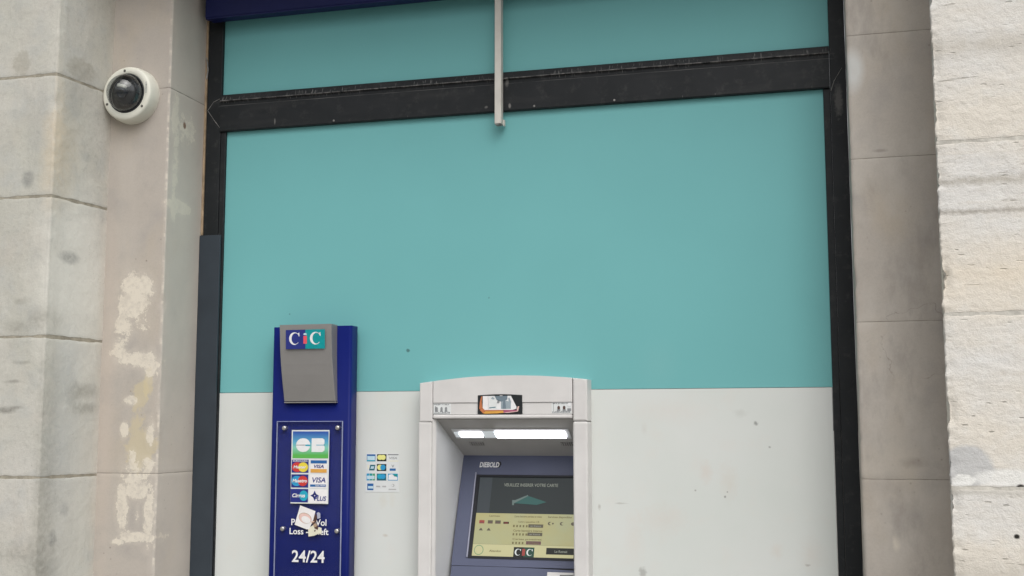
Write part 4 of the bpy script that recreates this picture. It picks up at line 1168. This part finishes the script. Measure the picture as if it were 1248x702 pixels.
# two worn labels in the band
def label_plate(u0, u1, v0, v1, worn):
    g = box_obj('worn_label', t, M['paper_grey'], WALL, u0, u1, v0, v1, 0.0565, 0.0572)
    p = Print(WALL, 0.0574)
    w, h = u1 - u0, v1 - v0
    rnd = random.Random(worn)
    for k in range(10):
        a = u0 + w * (0.04 + 0.088 * k + 0.02 * rnd.random())
        p.rect(a, a + w * (0.03 + 0.04 * rnd.random()), v0 + h * (0.84 + 0.05 * rnd.random()), v0 + h * 0.96, M['ink_grey'])
    for k in range(12):
        a = u0 + w * (0.03 + 0.078 * k)
        p.rect(a, a + w * 0.055, v0 + h * 0.05, v0 + h * (0.12 + 0.12 * rnd.random()), M['ink_grey'])
    for k, a in enumerate((0.12, 0.40, 0.66) if worn == 1 else (0.30, 0.58)):
        b = u0 + w * a
        p.disc(b + w * 0.06, v0 + h * 0.50, w * 0.07, h * 0.19, M['ink_grey'] if worn == 1 else M['ink_brown'], 1, 12)
        p.rect(b - w * 0.02, b + w * 0.14, v0 + h * 0.22, v0 + h * 0.36, M['ink_grey'], 2)
    if worn == 2:
        p.rect(u0 + w * 0.80, u0 + w * 0.99, v0 + h * 0.20, v0 + h * 0.45, M['ink_grey'], 1)
        p.disc(u0 + w * 0.90, v0 + h * 0.80, w * 0.09, h * 0.17, M['ink_white'], 3, 12)
        p.rect(u0 + w * 0.08, u0 + w * 0.11, v0 + h * 0.15, v0 + h * 0.9, M['ink_mid_grey'], 1)
    else:
        p.rect(u0 + w * 0.08, u0 + w * 0.13, v0 + h * 0.25, v0 + h * 0.75, M['ink_grey'], 1)
        p.poly([(u0 + w * 0.84, v0 + h * 0.75), (u0 + w * 0.99, v0 + h * 0.98), (u0 + w * 0.99, v0 + h * 0.75)], M['ink_white'], 3)
    p.build('label_print', g)
label_plate(-1.4175, -1.3515, 1.5525, 1.5910, 1)
label_plate(-0.9775, -0.9065, 1.5545, 1.5925, 2)

# tilted fascia with the screen
bm = bmesh.new()
holed(bm, FASC, -1.388, -0.912, 0.0060, 0.455, -1.318, -0.930, 0.040, 0.347, -0.05, 0.0)
fa = obj('screen_surround', bm, M['fascia'], t)
box_obj('bezel_ridge', fa, M['fascia_edge'], FASC, -1.3335, -1.3275, 0.036, 0.3605, 0.0002, 0.0055, bev=0.0024, seg=3)
bm = bmesh.new()
holed(bm, FASC, -1.3270, -0.922, 0.0335, 0.352, -1.3150, -0.932, 0.0425, 0.3440, -0.006, 0.0022)
obj('screen_gasket', bm, M['fascia_dark'], fa)
p = Print(FASC, 0.0010)
p.poly([(-1.3300, 0.374), (-1.243, 0.376), (-1.234, 0.394), (-1.238, 0.404), (-1.300, 0.404), (-1.322, 0.396)], M['fascia'], 0)
p.poly([(-1.250, 0.379), (-1.240, 0.381), (-1.2335, 0.394), (-1.238, 0.404), (-1.246, 0.404)], M['fascia_dark'], 1)
p.text('DIEBOLD', -1.3195, -1.2420, 0.3805, 0.4015, M['ink_white'], 2, 0.03, 0.15)
p.build('maker_name', fa)
# lower part with the curved seam and card slot
bm = bmesh.new()
slab(bm, FASC, [(-1.386, -0.235), (-0.914, -0.235), (-0.914, -0.0015), (-1.05, 0.0025), (-1.20, 0.0045), (-1.386, 0.0035)], -0.05, 0.002)
lo = obj('lower_surround', bm, M['fascia'], t)
box_obj('seam_gap', t, M['fascia_dark'], FASC, -1.386, -0.914, -0.004, 0.012, -0.05, -0.004)
box_obj('slot_plate', lo, M['atm'], FASC, -1.0225, -0.925, -0.125, -0.0105, 0.0022, 0.010, bev=0.002)
box_obj('slot_mouth', lo, M['grille'], FASC, -0.975, -0.926, -0.090, -0.0195, 0.0102, 0.014, bev=0.002)
box_obj('keypad_shelf', t, M['fascia'], WALL, -1.395, -0.908, 0.70, 0.765, -0.10, 0.085, bev=0.006)
box_obj('apron', t, M['atm'], WALL, -1.4230, -0.9015, 0.42, 0.698, -0.10, 0.058, bev=0.004)
# screen picture (lit)
def lit(name, col, s=0.55):
    n = NT(name)
    n.b.inputs['Emission Color'].default_value = (*col, 1)
    n.b.inputs['Emission Strength'].default_value = s
    return n.out((*[c_ * 0.25 for c_ in col], 1), 0.25, 0.3)
def lit_band():
    n = NT('screen_yellow')
    c = n.mix(n.ramp(n.noise(5, 3, dist=0.6), 0.35, 0.65), (0.44, 0.395, 0.19, 1), (0.40, 0.41, 0.25, 1))
    n.t.links.new(c, n.b.inputs['Emission Color'])
    n.b.inputs['Emission Strength'].default_value = 0.72
    return n.out((0.10, 0.095, 0.04, 1), 0.22, 0.5)
L = dict(dark=lit('screen_dark', (0.055, 0.066, 0.068), 0.35), yellow=lit_band(), cream=lit('screen_cream', (0.52, 0.495, 0.28), 0.76), pale=lit('screen_pale', (0.30, 0.32, 0.27), 0.6),
         card=lit('screen_card', (0.045, 0.12, 0.11), 0.7), card2=lit('screen_card_light', (0.16, 0.215, 0.20), 0.6), ink=lit('screen_ink', (0.17, 0.15, 0.07), 0.75), black=lit('screen_black', (0.030, 0.032, 0.028), 0.5),
         bar=lit('screen_bar', (0.12, 0.105, 0.075), 0.75), mauve=lit('screen_mauve', (0.16, 0.09, 0.09), 0.7), red=lit('screen_red', (0.34, 0.07, 0.06), 0.7), green=lit('screen_green', (0.16, 0.30, 0.17), 0.7), white=lit('screen_white', (0.65, 0.68, 0.66), 0.8), smear=lit('screen_smear', (0.072, 0.085, 0.095), 0.45))
sc = box_obj('screen', t, L['dark'], FASC, -1.3150, -0.932, 0.0425, 0.3440, -0.012, -0.004)
p = Print(FASC, -0.0038)
p.rect(-1.3145, -0.9325, 0.0885, 0.2050, L['yellow'], 0)
p.rect(-1.3145, -0.9325, 0.0430, 0.0880, L['cream'], 0)
p.rect(-1.3145, -1.2650, 0.2055, 0.3430, L['smear'], 0)
p.build('screen_banner', sc)
p = Print(FASC, -0.0036)
p.text('VEUILLEZ INSERER VOTRE CARTE', -1.2172, -1.0100, 0.3085, 0.3205, L['pale'], 0, 0.01)
p.build('screen_text', sc)
p = Print(FASC, -0.0036)
p.text('Langues', -1.2620, -1.2220, 0.1895, 0.1985, L['ink'], 0)
p.build('screen_text', sc)
p = Print(FASC, -0.0036)
p.text('Cartes bancaires perdues ou volees', -1.1660, -1.0620, 0.1885, 0.1985, L['ink'], 0)
p.build('screen_text', sc)
p = Print(FASC, -0.0036)
p.text('Services disponibles', -1.0390, -0.9490, 0.1885, 0.1985, L['ink'], 0)
p.build('screen_text', sc)
p = Print(FASC, -0.0036)
p.text('Centre opposition CB', -1.1510, -1.0700, 0.1695, 0.1780, L['ink'], 0)
p.build('screen_text', sc)
p = Print(FASC, -0.0036)
p.text('Carte bancaire interne', -1.1660, -1.0560, 0.1375, 0.1455, L['ink'], 0)
p.build('screen_text', sc)
p = Print(FASC, -0.0036)
p.text('Cartes privatives', -1.1660, -1.0560, 0.1045, 0.1130, L['ink'], 0)
p.build('screen_text', sc)
for k, v in enumerate((0.155, 0.124, 0.092)):
    p = Print(FASC, -0.0036)
    u = -1.168 + 0.001 * k
    for j in range(4 + (k < 2)):
        p.rect(u + 0.0122 * j, u + 0.0122 * j + 0.0062, v - 0.001, v + 0.0075, L['ink'], 0)
    p.build('screen_digits', sc)['kind'] = 'stuff'
p = Print(FASC, -0.0036)
p.text('Abandon', -1.250, -1.205, 0.060, 0.068, L['ink'], 0)
p.build('screen_text', sc)
p = Print(FASC, -0.0036)
p.text('Le Retrait', -1.004, -0.957, 0.0625, 0.0715, L['pale'], 3)
p.build('screen_text', sc)
p = Print(FASC, -0.0036)
p.poly([(-1.1790, 0.2370), (-1.1800, 0.2560), (-1.1690, 0.2560), (-1.1220, 0.2765), (-1.1180, 0.2690), (-1.1720, 0.2440), (-1.1720, 0.2370)], L['card2'], 1)
p.poly([(-1.1720, 0.2440), (-1.1200, 0.2725), (-1.0480, 0.2500), (-1.0850, 0.2390)], L['card'], 2)
p.build('screen_card', sc)
for u0, u1, k in ((-1.2992, -1.2792, 'red'), (-1.2661, -1.2470, 'bar'), (-1.2378, -1.2165, 'bar'), (-1.2060, -1.1850, 'black')):
    b = 0.1655
    p = Print(FASC, -0.0036)
    p.rect(u0, u1, b, b + (0.0125 if k != 'black' else 0.008), L[k], 0)
    p.rect(u0 + 0.003, u1 - 0.003, b + 0.002, b + 0.0045, L['mauve'] if k != 'black' else L['red'], 1)
    p.build('screen_flag', sc)
for u in (-1.298, -1.268):
    p = Print(FASC, -0.0036)
    p.poly([(u, 0.139), (u + 0.016, 0.139), (u + 0.010, 0.148), (u + 0.006, 0.148)], L['bar'], 0)
    p.build('screen_flag', sc)
for u, v, k in ((-1.1100, 0.1535, 'bar'), (-1.1110, 0.1225, 'bar'), (-1.1135, 0.0905, 'mauve')):
    p = Print(FASC, -0.0036)
    p.rect(u, u + 0.056, v, v + 0.0125, L[k], 0)
    p.text('en france', u + 0.008, u + 0.048, v + 0.003, v + 0.009, L['ink'] if k == 'mauve' else L['pale'], 1)
    p.build('screen_button', sc)
for u, r_, dot in ((-1.030, 0.0075, 1), (-0.985, 0.0075, 0), (-0.943, 0.0085, 2)):
    p = Print(FASC, -0.0036)
    p.disc(u, 0.170, r_, 0.0065, L['bar'], 0, 14)
    if dot < 2:
        p.disc(u + 0.0035, 0.170, 0.0052, 0.0045, L['yellow'], 1, 14)
    if dot == 1:
        p.disc(u + 0.0115, 0.170, 0.0035, 0.0035, L['bar'], 0, 10)
    p.build('screen_icon', sc)
p = Print(FASC, -0.0036)
p.rect(-1.0355, -0.9335, 0.0560, 0.0800, L['black'], 0)
p.build('screen_button', sc)
p = Print(FASC, -0.0036)
p.disc(-1.290, 0.066, 0.018, 0.0185, L['green'], 0, 24)
p.disc(-1.290, 0.066, 0.0155, 0.016, L['cream'], 1, 24)
p.build('screen_icon', sc)
p = Print(FASC, -0.0036)
p.rect(-1.1575, -1.1195, 0.0440, 0.0800, L['black'], 0)
p.rect(-1.1195, -1.0800, 0.0440, 0.0800, lit('screen_logo_green', (0.035, 0.085, 0.06), 0.6), 0)
p.serif_c(-1.1520, -1.1300, 0.0490, 0.0740, L['white'], 1)
p.serif_c(-1.1080, -1.0860, 0.0490, 0.0740, L['white'], 1)
p.rect(-1.1250, -1.1140, 0.0490, 0.0740, L['red'], 1)
p.build('screen_logo', sc)
